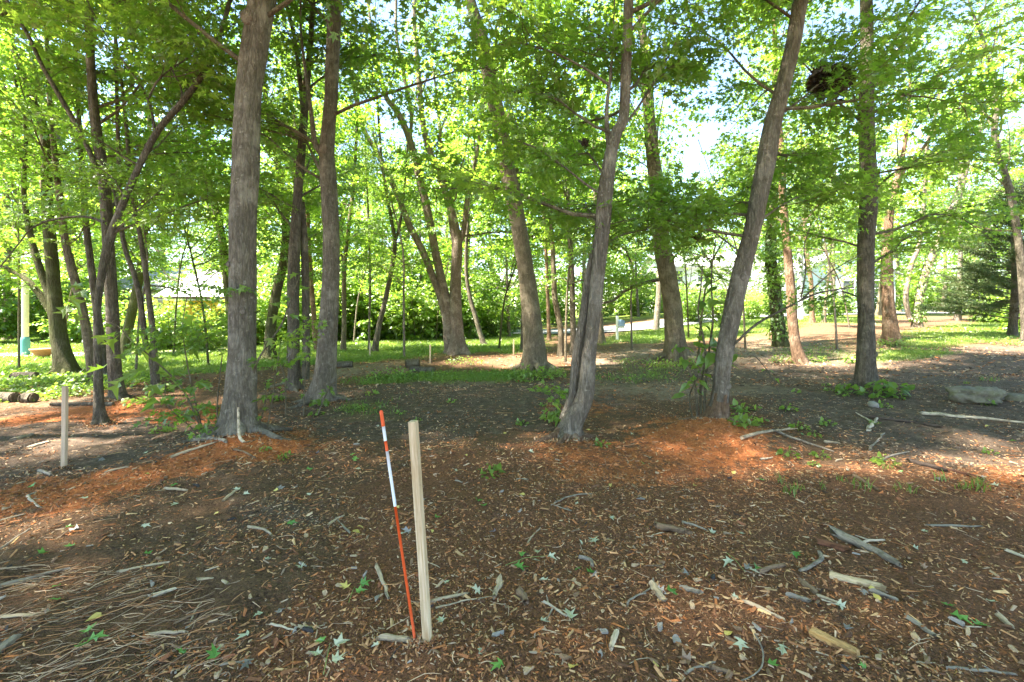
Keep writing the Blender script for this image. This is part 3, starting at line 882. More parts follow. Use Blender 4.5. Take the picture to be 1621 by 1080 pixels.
tree('maple_tree', 'leaning mossy light trunk rising just behind the thick grey-barked maple',
     [(372, 575, 16), (362, 470, 15), (347, 353, 14), (320, 262, 13), (294, 200, 11), (276, 110, 9), (262, 0, 7)], d=13.5,
     H=13, zlo=4.2, nl=12, L=3.2, lod=1, leaf=.15, bark='moss')
tree('maple_tree', 'mid-sized mossy maple standing right of the thick grey trunk, forked at head height',
     [(426, 570, 20), (429, 515, 18), (439, 457, 17), (447, 424, 15), (452, 360, 13), (440, 260, 11), (424, 180, 9), (412, 60, 7)],
     H=13, zlo=3.8, nl=11, L=2.8, lod=1, leaf=.14, bark='moss', limbs=[
        dict(pts=[(447, 420, 9), (460, 370, 8), (472, 300, 7), (480, 220, 6)], n=7, up=3)])
tree('maple_tree', 'dark twin-trunk maple with leafy shoots, next to the flaking pale-patched trunk',
     [(467, 618, 22), (465, 560, 20), (464, 480, 20), (466, 400, 20), (470, 330, 17), (476, 250, 15), (485, 140, 12), (492, 60, 9), (496, 0, 8)],
     H=13, zlo=2.7, nl=15, L=2.7, bark='dark', limbs=[
        dict(pts=[(484, 600, 13), (485, 540, 13), (484, 470, 13), (482, 390, 12), (478, 320, 9)], name='stem', start=.5, n=4, sub=.6, dy=.05),
        dict(pts=[(480, 180, 9), (474, 120, 8), (466, 60, 7), (450, -5, 6)], n=6, up=4)])
tree('maple_tree', 'flaking grey trunk with pale bark patches and spreading orange-stained roots',
     [(510, 633, 38), (515, 590, 35), (519, 520, 32), (524, 430, 29), (524, 360, 28), (518, 270, 27), (517, 235, 25), (524, 150, 23), (528, 60, 23), (529, 0, 23)],
     H=15, zlo=3.2, nl=16, L=3.0, bark='grey', flare=.6, knots=((516, 238, 7), (520, 520, 4)), limbs=[
        dict(pts=[(510, 245, 11), (499, 228, 10), (494, 190, 8), (488, 145, 7), (482, 100, 5)], n=6, up=3)])
tree('maple_tree', 'sunlit tan trunk peeping out between the dark twin-trunk and the flaking trunk',
     [(505, 560, 10), (499, 531, 10), (496, 490, 9), (492, 440, 9), (487, 350, 8), (484, 240, 7), (480, 120, 5)], d=16,
     H=12, zlo=4, nl=9, L=2.8, lod=2, leaf=.17, bark='tan')
tree('young_tree', 'thin upright trunk standing just right of the flaking grey trunk',
     [(543, 557, 9), (545, 500, 8), (545, 427, 8), (552, 360, 7), (560, 290, 6), (566, 180, 5), (570, 60, 4)],
     H=11, zlo=3.2, nl=9, L=2.3, lod=1, leaf=.15, bark='brown', limbs=[
        dict(pts=[(546, 425, 5), (540, 400, 4), (530, 360, 4), (522, 300, 3)], n=5, dy=.1)])
tree('young_tree', 'leaning slim dark tree that forks high, on grass before the green thicket',
     [(593, 557, 11), (600, 515, 9), (607, 487, 9), (618, 437, 8), (625, 387, 8), (620, 350, 6), (606, 270, 5), (598, 170, 4)],
     H=12, zlo=3.4, nl=9, L=2.6, lod=1, leaf=.16, bark='dark', limbs=[
        dict(pts=[(625, 387, 5), (634, 350, 5), (640, 300, 4), (646, 220, 3)], n=6, up=3)])
tree('young_tree', 'pole-thin sapling trunk beside a thin stake at the edge of the grass',
     [(584, 560, 4), (585, 500, 4), (586, 440, 4), (584, 360, 3), (580, 280, 3)], d=16.5,
     H=8, zlo=3, nl=7, L=1.5, lod=1, leaf=.15, bark='grey')
tree('silver_maple', 'large many-stemmed silver maple with hollow foot and grey sunlit stem',
     [(722, 560, 30), (722, 535, 25), (721, 480, 21), (722, 427, 18), (723, 380, 17), (715, 335, 13), (700, 290, 12), (683, 247, 11), (670, 200, 10), (662, 110, 8), (656, 30, 6)],
     H=15, zlo=4.4, nl=14, L=3.6, lod=1, leaf=.16, bark='pale', flare=.7, limbs=[
        dict(pts=[(712, 552, 20), (708, 507, 17), (697, 470, 13), (687, 443, 12), (670, 400, 12), (648, 357, 11), (630, 310, 10), (603, 253, 9), (573, 197, 7), (556, 120, 5)], name='stem', start=.5, n=12, up=3, sub=1.2),
        dict(pts=[(713, 545, 18), (711, 500, 17), (703, 460, 15), (690, 403, 14), (680, 350, 14), (667, 293, 13), (647, 217, 12), (627, 175, 11), (610, 150, 9), (594, 80, 6)], name='stem', start=.5, n=12, up=5, sub=1.2),
        dict(pts=[(649, 222, 7), (651, 180, 6), (640, 120, 6), (628, 60, 5), (627, -10, 5)], n=8, up=5, sub=1.0),
        dict(pts=[(724, 385, 10), (733, 368, 9), (742, 300, 8), (752, 260, 6), (762, 190, 5)], n=8, up=4, sub=1.1),
        dict(pts=[(722, 395, 8), (716, 370, 8), (712, 340, 7), (700, 250, 6), (694, 180, 5)], n=7, up=4)])
tree('young_tree', 'slim dark trunk leaning away behind the many-stemmed silver maple',
     [(769, 553, 9), (760, 528, 8), (753, 503, 8), (744, 470, 7), (738, 427, 6), (740, 360, 5), (750, 260, 4)], d=19,
     H=12, zlo=4.5, nl=9, L=2.6, lod=2, leaf=.18, bark='dark')
tree('oak_tree', 'big brown leaning trunk with ridged bark and weeds round its foot in mid clearing',
     [(845, 585, 40), (846, 555, 38), (841, 493, 32), (834, 440, 29), (822, 360, 27), (806, 280, 27), (795, 220, 26), (781, 150, 25), (764, 67, 22), (744, 0, 18)],
     H=16, zlo=5, nl=13, L=3.2, lod=0, bark='brown', flare=.3)
tree('maple_tree', 'near leaning double trunk on a sawn foot with pale chips torn from its base',
     [(896, 700, 40), (906, 668, 33), (926, 627, 28), (933, 560, 24), (941, 493, 23), (947, 427, 22), (954, 360, 25), (958, 310, 26), (966, 250, 22), (976, 210, 20), (987, 187, 17), (991, 110, 17), (995, 0, 16)],
     H=13, zlo=2.2, nl=19, L=2.6, el0=-2, bark='grey', flare=.3, sub_len=.95, bare=.12, limbs=[
        dict(pts=[(892, 665, 17), (906, 627, 14), (914, 560, 17), (925, 493, 15), (933, 427, 12), (944, 380, 9)], name='stem', start=.9, n=1, sub=.3, dd=.12),
        dict(pts=[(966, 250, 8), (961, 205, 8), (961, 165, 6), (966, 125, 5), (970, 70, 3)], n=6, up=3, dd=.1),
        dict(pts=[(947, 305, 4), (925, 290, 4), (890, 262, 3), (850, 235, 3), (815, 222, 2)], n=8, sub=.7, dy=-.05),
        dict(pts=[(965, 135, 5), (925, 108, 4), (880, 85, 3), (835, 71, 3), (793, 62, 2)], n=8, sub=.8, dy=-.05),
        dict(pts=[(975, 215, 4), (1010, 170, 4), (1040, 120, 3), (1075, 60, 3)], n=8, sub=.8, dy=.1),
        dict(pts=[(958, 385, 4), (990, 370, 3), (1024, 362, 3), (1060, 340, 2)], n=7, sub=.6, dy=.15)])
tree('oak_tree', 'large mid-distance trunk leaning slightly, weeds at its foot, beside the leaning double trunk',
     [(1070, 570, 36), (1067, 520, 32), (1063, 475, 31), (1054, 420, 30), (1043, 353, 29), (1040, 300, 26), (1033, 240, 22), (1026, 160, 19), (1020, 80, 15)],
     H=14, zlo=4.2, nl=12, L=3.0, lod=1, leaf=.14, bark='brown', limbs=[
        dict(pts=[(1056, 440, 7), (1020, 448, 6), (990, 460, 6), (972, 475, 4), (955, 480, 3)], n=9, sub=.8, dy=.3)])
tree('maple_tree', 'near trunk leaning out of an orange sawdust mound, bare at the base',
     [(1130, 678, 36), (1135, 655, 33), (1140, 627, 28), (1147, 560, 29), (1160, 493, 31), (1175, 427, 31), (1191, 365, 30), (1204, 300, 31), (1214, 250, 33), (1223, 200, 31), (1240, 133, 27), (1256, 67, 27), (1268, 0, 26)],
     H=14, zlo=2.1, nl=20, L=2.7, el0=-4, bark='grey', flare=.35, bare=.36, knots=((1170, 440, 5), (1148, 610, 5)), limbs=[
        dict(pts=[(1190, 360, 5), (1230, 330, 4), (1270, 310, 3), (1330, 300, 3)], n=8, sub=.7, dy=.1),
        dict(pts=[(1222, 190, 5), (1265, 160, 4), (1300, 130, 3), (1350, 100, 3)], n=8, sub=.8, dy=.1),
        dict(pts=[(1180, 405, 4), (1140, 375, 3), (1110, 350, 3), (1075, 320, 2)], n=8, sub=.7, dy=.2)])
tree('maple_tree', 'straight dark upright trunk with weeds at its foot, near the flat boulder',
     [(1372, 614, 36), (1371, 580, 33), (1371, 520, 31), (1370, 450, 30), (1371, 380, 30), (1375, 320, 32), (1373, 240, 29), (1372, 150, 25), (1372, 50, 23), (1371, 0, 23)],
     H=14, zlo=2.1, nl=20, L=2.9, el0=-4, bark='dark', flare=.4, knots=((1366, 210, 5), (1378, 560, 4)), limbs=[
        dict(pts=[(1360, 190, 6), (1330, 165, 5), (1300, 130, 4), (1262, 90, 3)], n=8, sub=.8, dy=.05),
        dict(pts=[(1385, 300, 5), (1420, 270, 4), (1460, 250, 4), (1500, 240, 3)], n=8, sub=.8, dy=.1),
        dict(pts=[(1358, 470, 4), (1330, 462, 3), (1300, 475, 3)], n=4, sub=.5, dy=.2)])
tree('maple_tree', 'ivy-wrapped trunk behind the bare tan trunk, leaves climbing all its height',
     [(1236, 553, 24), (1231, 510, 23), (1226, 460, 22), (1220, 400, 20), (1224, 320, 16), (1226, 220, 12), (1226, 120, 9)], d=15,
     H=13, zlo=3.8, nl=11, L=2.9, lod=1, leaf=.16, bark='moss', ivy=(0.5, 5, 1500))
tree('maple_tree', 'bare tan trunk curving up from a sunlit base, in front of the ivy-wrapped one',
     [(1266, 575, 22), (1259, 545, 19), (1254, 500, 18), (1252, 460, 17), (1246, 393, 15), (1240, 320, 13), (1237, 250, 12), (1230, 150, 10), (1226, 40, 8)],
     H=11, zlo=3.4, nl=7, L=2.6, lod=1, leaf=.14, bark='tan', dy=.02, bare=.4)
tree('maple_tree', 'peeling pale trunk beside the bright lawn, dividing into reaching limbs',
     [(1411, 541, 30), (1408, 505, 25), (1405, 470, 22), (1404, 400, 20), (1408, 340, 16), (1418, 290, 12), (1432, 230, 8), (1440, 150, 6)],
     H=10.5, zlo=3.4, nl=6, L=2.7, lod=1, leaf=.15, bark='tan', flare=.35, limbs=[
        dict(pts=[(1412, 330, 9), (1428, 275, 8), (1457, 240, 7), (1497, 188, 6), (1530, 160, 5), (1570, 150, 4)], n=9, up=2, sub=.9)])
tree('maple_tree', 'dark leaning trunk hung with ivy between the lawn and the road',
     [(1452, 508, 18), (1456, 470, 17), (1470, 420, 17), (1490, 372, 16), (1503, 340, 15), (1518, 307, 14), (1532, 253, 12), (1548, 213, 10), (1566, 150, 8)],
     d=20, H=14, zlo=5, nl=10, L=3.0, lod=2, leaf=.2, bark='pale', ivy=(1, 7, 1600), limbs=[
        dict(pts=[(1440, 505, 10), (1434, 470, 10), (1443, 420, 9), (1457, 380, 8), (1464, 300, 8), (1468, 230, 7), (1482, 180, 6), (1490, 120, 5)], name='stem', start=.5, n=9, up=3)])
tree('maple_tree', 'crooked dark tree with a sharply bent stem behind the cedar',
     [(1622, 500, 16), (1614, 400, 15), (1602, 320, 15), (1584, 253, 14), (1574, 213, 13), (1577, 173, 11), (1570, 120, 9), (1555, 60, 7)], d=13.5,
     H=12, zlo=4, nl=12, L=3.0, lod=1, leaf=.15, bark='dark', limbs=[
        dict(pts=[(1577, 195, 7), (1555, 180, 6), (1530, 175, 5), (1510, 170, 4)], n=7)])
for (lab, pts, d, kw) in (
    ('slender trunk standing close behind the big brown leaning trunk', [(888, 564, 10), (887, 520, 10), (878, 470, 9), (877, 440, 9), (872, 350, 7), (862, 240, 6), (852, 100, 4)], None, dict(bark='brown')),
    ('thin pale trunk against the bright road, between two leaning trunks', [(870, 548, 7), (868, 500, 6), (866, 440, 6), (862, 350, 5), (856, 240, 4)], 21, dict(bark='tan')),
    ('dark slim trunk partly hidden behind the near leaning double trunk', [(908, 562, 11), (907, 500, 10), (905, 430, 9), (900, 340, 8), (894, 200, 6)], 15, dict(bark='dark')),
    ('brown trunk just right of the near double trunk, at the lawn edge', [(951, 549, 14), (949, 500, 12), (948, 440, 11), (944, 340, 9), (940, 200, 7)], 19, dict(bark='brown')),
    ('distant small trunk standing by the road near the mailbox', [(1038, 534, 11), (1040, 500, 10), (1043, 460, 9), (1044, 380, 8), (1042, 260, 6)], 24, dict(bark='grey')),
    ('pair-like thin brown trunk on the lawn edge before the white house', [(1287, 521, 11), (1285, 490, 9), (1284, 450, 8), (1277, 400, 8), (1272, 310, 6), (1268, 200, 5)], 24, dict(bark='tan')),
    ('very thin dark trunk before the white house, leaning outwards', [(1304, 518, 7), (1306, 490, 6), (1310, 453, 5), (1316, 380, 4), (1322, 280, 3)], 24, dict(bark='brown')),
    ('grey trunk shading the white house wall beside its window', [(1319, 494, 10), (1319, 460, 9), (1318, 400, 9), (1316, 300, 7), (1314, 180, 5)], 37, dict(bark='grey', H=17)),
    ('small trunk on the verge between the lawn and the far road', [(1516, 502, 11), (1518, 470, 10), (1520, 430, 9), (1520, 340, 7), (1518, 220, 5)], 26, dict(bark='grey', H=14)),
    ('dark trunk at the thicket edge, hidden partly by the big brown leaning trunk', [(828, 572, 11), (829, 520, 10), (830, 450, 9), (826, 380, 8), (818, 260, 6)], 16.5, dict(bark='dark')),
):
    kw = {**dict(H=12, zlo=4.2, nl=9, L=2.7, lod=2, leaf=.19), **kw}
    tree('young_tree', lab, pts, d=d, **kw)

# slim understory maples between the big ones
for k, (u, d, H, lab) in enumerate((
    (30, 11.5, 6.5, 'slim understory maple in the ivy at the frame edge'), (215, 10.5, 5.5, 'slim understory maple in front of the mossy bowed trunk'), (330, 12, 6.0, 'slim understory maple seen just left of the thick grey trunk'),
    (455, 12.5, 6.5, 'slim understory maple peeping between mossy forked maple and dark twin-trunk'), (640, 14, 7.0, 'slim understory maple behind the dark logs in mid clearing'), (790, 17, 7.5, 'slim understory maple left of the big brown leaning trunk'),
    (895, 13, 6.5, 'slim understory maple with low boughs behind the near double trunk'), (1000, 16, 6.5, 'slim understory maple between the double trunk and the mid-distance trunk'), (1105, 12.5, 5.5, 'slim understory maple with dark leaves behind the near leaning trunk'),
    (1180, 14.5, 6.5, 'slim understory maple past the near leaning trunk'), (1325, 13.5, 6.5, 'slim understory maple just left of the straight dark trunk'),
    (1090, 19, 7.5, 'slim understory maple before the pale two-storey house'), (1165, 22, 8, 'slim understory maple near the driveway mouth'), (1345, 20, 8, 'slim understory maple before the white house window'), (275, 15, 6.5, 'slim understory maple before the yellow shed'), (400, 17, 7, 'slim understory maple just past the thick grey trunk'),
    (560, 20, 8, 'slim understory maple at the thicket edge'), (690, 22, 8, 'slim understory maple half hidden in the thicket behind the silver maple'), (100, 15, 7, 'slim understory maple behind the broad old maple'))):
    rr = np.random.default_rng(700 + k)
    x0 = P(u, 500, d); zb = float(gh(x0[0], d)); vb = VH + F / d * (EYE - zb)
    px = lambda z: VH + F / d * (EYE - z)
    w0 = F / d * (.03 + .0035 * H)
    ln = rr.normal(0, 30, 3)
    tree('young_tree', lab, [(u, vb, w0 * 1.5), (u + ln[0] * .3, px(zb + .25 * H), w0 * 1.3), (u + ln[0], px(zb + .5 * H), w0), (u + ln[0] + ln[1], px(zb + .8 * H), w0 * .5)], d=d, H=H, zlo=zb + 1.7 + .04 * d,
         nl=9, L=2.0, lod=1, bark=('brown', 'grey', 'moss')[k % 3], flare=.3, el0=5)

# ------------------------------------------------------------------ the red cedar
def cedar(name, label, u, v, Ht, spread, seed, keep_side=None):
    r = np.random.default_rng(seed)
    x, y = G(u, v); base = np.array([x, y, float(gh(x, y))])
    root = thing(name, label, 'tree', base)
    zz = np.linspace(-.2, Ht, 14)
    tp = np.stack([.05 * np.sin(zz * 1.3), .03 * np.cos(zz), zz], 1)
    link('trunk', trunk_mesh('trunk', tp, np.linspace(.13, .012, 14), BARK['dark'], 14, .1, .25, seed), root)
    b = MB(); A, D = [], []
    n = 120
    for i in range(n):
        t = (i + r.random()) / n
        z = .55 + (Ht - .7) * t
        L = spread * (1 - t) ** .75 * r.uniform(.6, 1.1) + .15
        az = i * 2.4 + r.uniform(-.4, .4)
        d = np.array([math.cos(az), math.sin(az), .22 + .4 * t])
        p = np.array([0, 0, z]); pts = [p]
        for k in range(5):
            d = unit(d + r.normal(0, .07, 3) + np.array([0, 0, -.05 if k < 3 else .06]))
            pts.append(pts[-1] + d * L / 5)
        pts = np.array(pts)
        b.tube(pts, np.linspace(.018 * (1.2 - t), .004, 6), 4)
        m = int(26 * L / .3)
        f = r.uniform(.25, 1, m) * 5
        ii = np.minimum(f.astype(int), 4)
        q = pts[ii] + (pts[ii + 1] - pts[ii]) * (f - ii)[:, None]
        sdir = unit(np.stack([-d[1] + 0 * f, d[0] + 0 * f, 0 * f], 1)) * np.where(r.random(m) < .5, 1, -1)[:, None]
        fd = unit(d[None] * r.uniform(.3, 1, m)[:, None] + sdir * r.uniform(.1, 1, m)[:, None] + r.normal(0, .3, (m, 3)) + np.array([0, 0, -.15]))
        A.append(q); D.append(fd)
    b.obj('branches', BARK['dark'], root, kind='stuff')
    A, D = np.concatenate(A), np.concatenate(D)
    # every spray: a short stem of flat scale-leaf strips
    k = 7
    idx = np.repeat(np.arange(len(A)), k)
    N = len(idx)
    pos = A[idx] + D[idx] * r.uniform(0, .22, N)[:, None]
    T = D[idx] + r.normal(0, .55, (N, 3))
    T = unit(T); Nn = r.normal(0, 1, (N, 3)) + np.array([0, 0, 1.0])
    Nn = unit(Nn - (Nn * T).sum(1, keepdims=True) * T); B = np.cross(T, Nn)
    L = r.uniform(.05, .12, N)[:, None]; W = L * .10
    V = np.stack([pos - B * W, pos + B * W, pos + T * L], 1).reshape(-1, 3)
    tn = np.clip(r.normal(.35, .25, len(A)), 0, 1)[idx]
    link('crown', mk('crown', V, [np.arange(N * 3).reshape(-1, 3)], NEEDLE, tint=np.repeat(tn, 3)), root, kind='stuff')
cedar('cedar_tree', 'dark green cedar with drooping feathery boughs at the edge of the lawn', 1604, 532, 5.4, 2.3, 91)
cedar('cedar_tree', 'lower browned cedar bush spreading before the far road', 1545, 508, 3.4, 1.9, 93)

# ------------------------------------------------------------------ further trees: four kinds, copied
def make_generic(kind, seed, H, r0, zlo, nl, L, leaf, bark, fork=None, per=6, sub_len=1.3, tint=(0, 1), n_sub=11):
    r = np.random.default_rng(seed)
    z = np.arange(-.3, H, .9)
    lean = r.normal(0, .035, 2); c = r.normal(0, .12, 4)
    poly = np.stack([lean[0] * z + c[0] * np.sin(z * .5 + c[1] * 9), lean[1] * z + c[2] * np.sin(z * .4 + c[3] * 9), z], 1)
    rad = r0 * np.maximum(1 - z / (H + .5), .05) ** .8
    tm = trunk_mesh('trunk', poly, rad, BARK[bark], 12, .3, .4, seed)
    cr = Crown(seed)
    if fork:
        for k in range(fork):
            az = r.uniform(0, 6.28); d = np.array([math.cos(az) * .35, math.sin(az) * .35, 1]); h0 = r.uniform(.25, .45) * H
            p = np.array([np.interp(h0, z, poly[:, i]) for i in range(3)]); pts = [p]
            for s in range(9):
                d = unit(d + r.normal(0, .08, 3)); pts.append(pts[-1] + d * (H - h0) / 9)
            pts = np.array(pts)
            cr.tubes.tube(pts, np.linspace(.55 * r0, .02, 10), 8)
            cr.foliate(pts, .2, 14, sub_len, .012, .24, .6, 3)
    cr.grow(poly, rad, zlo, H - .3, nl, L, n_sub, sub_len, False, .24, .6, 8, 62, 3)
    bm_ = cr.tubes.build('branches', BARK[bark])
    me, n = cr.leaves('crown', 2, leaf, per, LEAF, tint)
    return dict(trunk=tm, branches=bm_, crown=me)
KINDS = [make_generic('a', 301, 15, .24, 3.2, 26, 3.6, .22, 'grey', 1),
         make_generic('b', 302, 13, .17, 2.4, 24, 3.2, .21, 'brown', 2, tint=(.1, 1)),
         make_generic('c', 303, 17, .28, 3.8, 28, 4.2, .25, 'dark', 2),
         make_generic('d', 304, 10, .11, 1.8, 22, 2.4, .19, 'dark', 0, tint=(.2, 1))]
def put_generic(kind, x, y, s, rz, name, label, group):
    z = float(gh(x, y))
    root = thing(name, label, 'tree', (x, y, z), group, rz)
    root.scale = (s, s, s)
    for k in ('trunk', 'branches', 'crown'):
        o = link(k, KINDS[kind][k], root)
        if k != 'trunk': o['kind'] = 'stuff'
    return root
rg = np.random.default_rng(55)
MARKS = [(100, 'broad old maple'), (158, 'slender curved stem'), (245, 'twin-stemmed young maple'), (378, 'thick grey-barked maple'), (425, 'mossy forked maple'), (468, 'dark twin-trunk maple'), (515, 'flaking grey trunk'),
         (602, 'slim forked tree on the grass'), (722, 'many-stemmed silver maple'), (842, 'big brown leaning trunk'), (935, 'near leaning double trunk'), (1065, 'large mid-distance trunk'), (1160, 'near trunk on the sawdust mound'),
         (1254, 'bare tan trunk'), (1371, 'straight dark trunk'), (1408, 'peeling pale trunk'), (1460, 'leaning ivy-hung trunk'), (1518, 'small trunk on the verge'), (1604, 'dark green cedar')]
USED = {}
def where(u, what):
    """a label that says beside which of the clearing's trees a background plant shows"""
    m_, nm = min(MARKS, key=lambda q: abs(q[0] - u))
    side = 'directly behind' if abs(u - m_) < 12 else ('just left of' if u < m_ else 'just right of') if abs(u - m_) < 38 else ('well left of' if u < m_ else 'well right of')
    t = '%s seen %s the %s' % (what, side, nm)
    USED[t] = USED.get(t, 0) + 1
    return t if USED[t] == 1 else 'farther ' + t if USED[t] == 2 else 'farthest ' + t
LAB = ['tall grey-stemmed woodland tree', 'light green forked woodland tree', 'tall dark spreading woodland tree', 'slim dark-stemmed woodland tree']
spots = []
#      u, distance, kind
for u, d, k in ((15, 22, 1), (60, 30, 2), (120, 24, 0), (175, 33, 1), (215, 25, 3), (255, 40, 2), (330, 36, 0), (388, 27, 1), (455, 24, 3), (480, 34, 2),
                (530, 25, 1), (565, 38, 0), (600, 29, 3), (640, 33, 1), (668, 25, 3), (705, 40, 2), (745, 28, 1), (780, 36, 0), (805, 24, 3), (838, 31, 1),
                (872, 42, 2), (925, 33, 1), (965, 45, 0), (1010, 36, 3), (1075, 58, 1), (1195, 52, 0), (1222, 37, 1), (1262, 55, 2), (1300, 48, 0),
                (1360, 58, 2), (1392, 33, 1), (1425, 48, 0), (1468, 60, 2), (1492, 40, 1), (1545, 34, 3), (1560, 52, 0), (1600, 42, 2), (1640, 34, 1), (-40, 26, 2), (1180, 70, 2), (1130, 75, 1), (20, 48, 0), (150, 50, 2), (430, 52, 0), (620, 55, 2), (830, 60, 0), (1000, 66, 2)):
    x = (u - U0) / F * d
    put_generic(k, x, d, rg.uniform(.85, 1.1), rg.uniform(0, 6.28), 'woodland_tree', where(u, LAB[k]), 'trees of the background woods')
# trees added outside the frame so that their crowns shade the clearing
for k, (x, y, H, nl, lab) in enumerate(((-8.6, 4.6, 14, 34, 'added shade maple out of frame, level with the weathered stake'), (-10.5, 8.2, 15, 32, 'added shade maple out of frame, level with the broad old maple'),
                                   (-4.9, 0.9, 14, 40, 'added shade maple out of frame, close beside the matted straw'), (-8.4, 1.2, 15, 34, 'added shade maple out of frame, beyond the matted straw'),
                                   (-1.6, -1.8, 14, 36, 'added shade maple standing behind the viewpoint, nearest to it'), (2.2, -2.4, 15, 36, 'added shade maple behind the viewpoint, on the side of the thick barked stick'), (5.4, -0.4, 14, 34, 'added shade maple out of frame, level with the long straight grey stick'), (7.6, 3.4, 14, 30, 'added shade maple out of frame, past the grass tufts'))):
    rr = np.random.default_rng(840 + k); b0 = np.array([x, y, float(gh(x, y))])
    z = np.arange(-.3, H, .8); poly = np.stack([.1 * np.sin(z * .5 + k), .1 * np.cos(z * .4 + k), z], 1); rad = .2 * np.maximum(1 - z / (H + .5), .06) ** .8
    root = thing('maple_tree', lab, 'tree', b0)
    link('trunk', trunk_mesh('trunk', poly, rad, BARK['grey'], 14, .3, .4, k), root)
    crown = thing('crown', None, None); crown.parent = root
    limbs_on(crown, poly + b0, rad, b0, 5.2, H - .3, nl, 3.9, 0, rr)

# ------------------------------------------------------------------ shrubs of the thicket
def make_shrub(seed, H, R, leaf, n, mat=LEAFY, tint=(0, 1)):
    cr = Crown(seed); r = cr.r
    for i in range(n):
        az = i * 2.4 + r.uniform(-.3, .3); sp = r.uniform(.1, 1) * R / H
        d = unit(np.array([math.cos(az) * sp, math.sin(az) * sp, 1.0])); p = np.array([math.cos(az), math.sin(az), 0]) * .12 * R
        p[2] = -.05
        L = H * r.uniform(.7, 1.1); pts = [p]
        for k in range(5):
            d = unit(d + r.normal(0, .13, 3)); pts.append(pts[-1] + d * L / 5)
        pts = np.array(pts)
        cr.tubes.tube(pts, np.linspace(.016, .004, 6), 4)
        cr.foliate(pts, .12, 9, .32 * H ** .5 * 1.1, .005, .12, .3, 3, .4)
    me, k = cr.leaves('foliage', 2, leaf, 5, mat, tint)
    return cr.tubes.build('stems', BARK['dark']), me
SHRUBS = [make_shrub(401, 2.6, 1.8, .17, 13), make_shrub(402, 1.7, 1.5, .15, 12, tint=(.3, 1)), make_shrub(403, 3.4, 1.9, .19, 15, tint=(0, .8))]
SL = ['rounded thicket bush', 'low bright thicket bush', 'tall dense thicket bush']
def put_shrub(k, x, y, s, label=None, group=None):
    root = thing('thicket_bush', label or where(U0 + x / y * F, SL[k]), 'bush', (x, y, float(gh(x, y))), group or 'bushes of the thicket', rg.uniform(0, 6.28))
    root.scale = (s, s, s)
    link('stems', SHRUBS[k][0], root, kind='stuff'); link('foliage', SHRUBS[k][1], root, kind='stuff')
for u, d, k, s in ((-20, 20, 2, 1.1), (25, 24, 0, 1.2), (80, 22, 2, 1), (130, 20, 1, 1.1), (185, 19, 0, .9), (232, 17.5, 1, 1.0), (352, 18.5, 1, .9), (395, 19, 0, 1.1), (450, 22, 2, 1.1),
                   (490, 21, 0, 1.2), (525, 22, 2, 1.1), (560, 23, 0, 1.1), (590, 22, 2, 1.0), (625, 23.5, 2, 1.2), (655, 22, 0, 1.1), (690, 24, 2, 1.1), (735, 23, 0, 1.1), (760, 25, 2, 1.0),
                   (785, 24, 0, .8), (800, 27.5, 1, .9), (540, 28, 2, 1.4), (620, 29, 2, 1.4), (700, 30, 2, 1.4), (420, 28, 2, 1.3), (40, 33, 2, 1.5), (120, 34, 2, 1.5), (180, 30, 2, 1.3),
                   (1010, 38, 0, 1.2), (985, 41, 2, 1.1), (1045, 42, 0, 1.2), (930, 42, 2, 1.2), (1240, 40, 0, 1.0), (1075, 33, 0, .9), (1105, 36, 1, 1.1), (1180, 36, 0, .9), (1290, 33, 1, .8), (1385, 36, 2, .8), (1340, 36, 1, .8), (1215, 33, 1, 1.0), (1250, 60, 2, 1.6), (1445, 46, 0, 1.2), (1500, 55, 2, 1.3), (1590, 44, 2, 1.2),
                   (1620, 18, 1, .8), (1575, 24, 1, 1.0), (1660, 20, 2, .9), (262, 17, 0, .8), (320, 16.5, 1, .75), (1098, 27, 0, .9), (560, 33, 2, 1.4), (655, 34, 2, 1.5), (735, 35, 2, 1.4), (815, 33, 2, 1.2), (880, 36, 2, 1.3), (945, 37, 2, 1.2), (1000, 44, 2, 1.5), (1060, 47, 2, 1.3), (1230, 47, 2, 1.3), (1400, 44, 2, 1.2), (1485, 44, 2, 1.3), (1140, 29, 2, .75), (1185, 28, 1, .9), (1318, 29, 0, .8), (870, 46, 2, 1.3), (770, 44, 2, 1.4), (1340, 39, 1, .6)):
    put_shrub(k, (u - U0) / F * d, d, s)

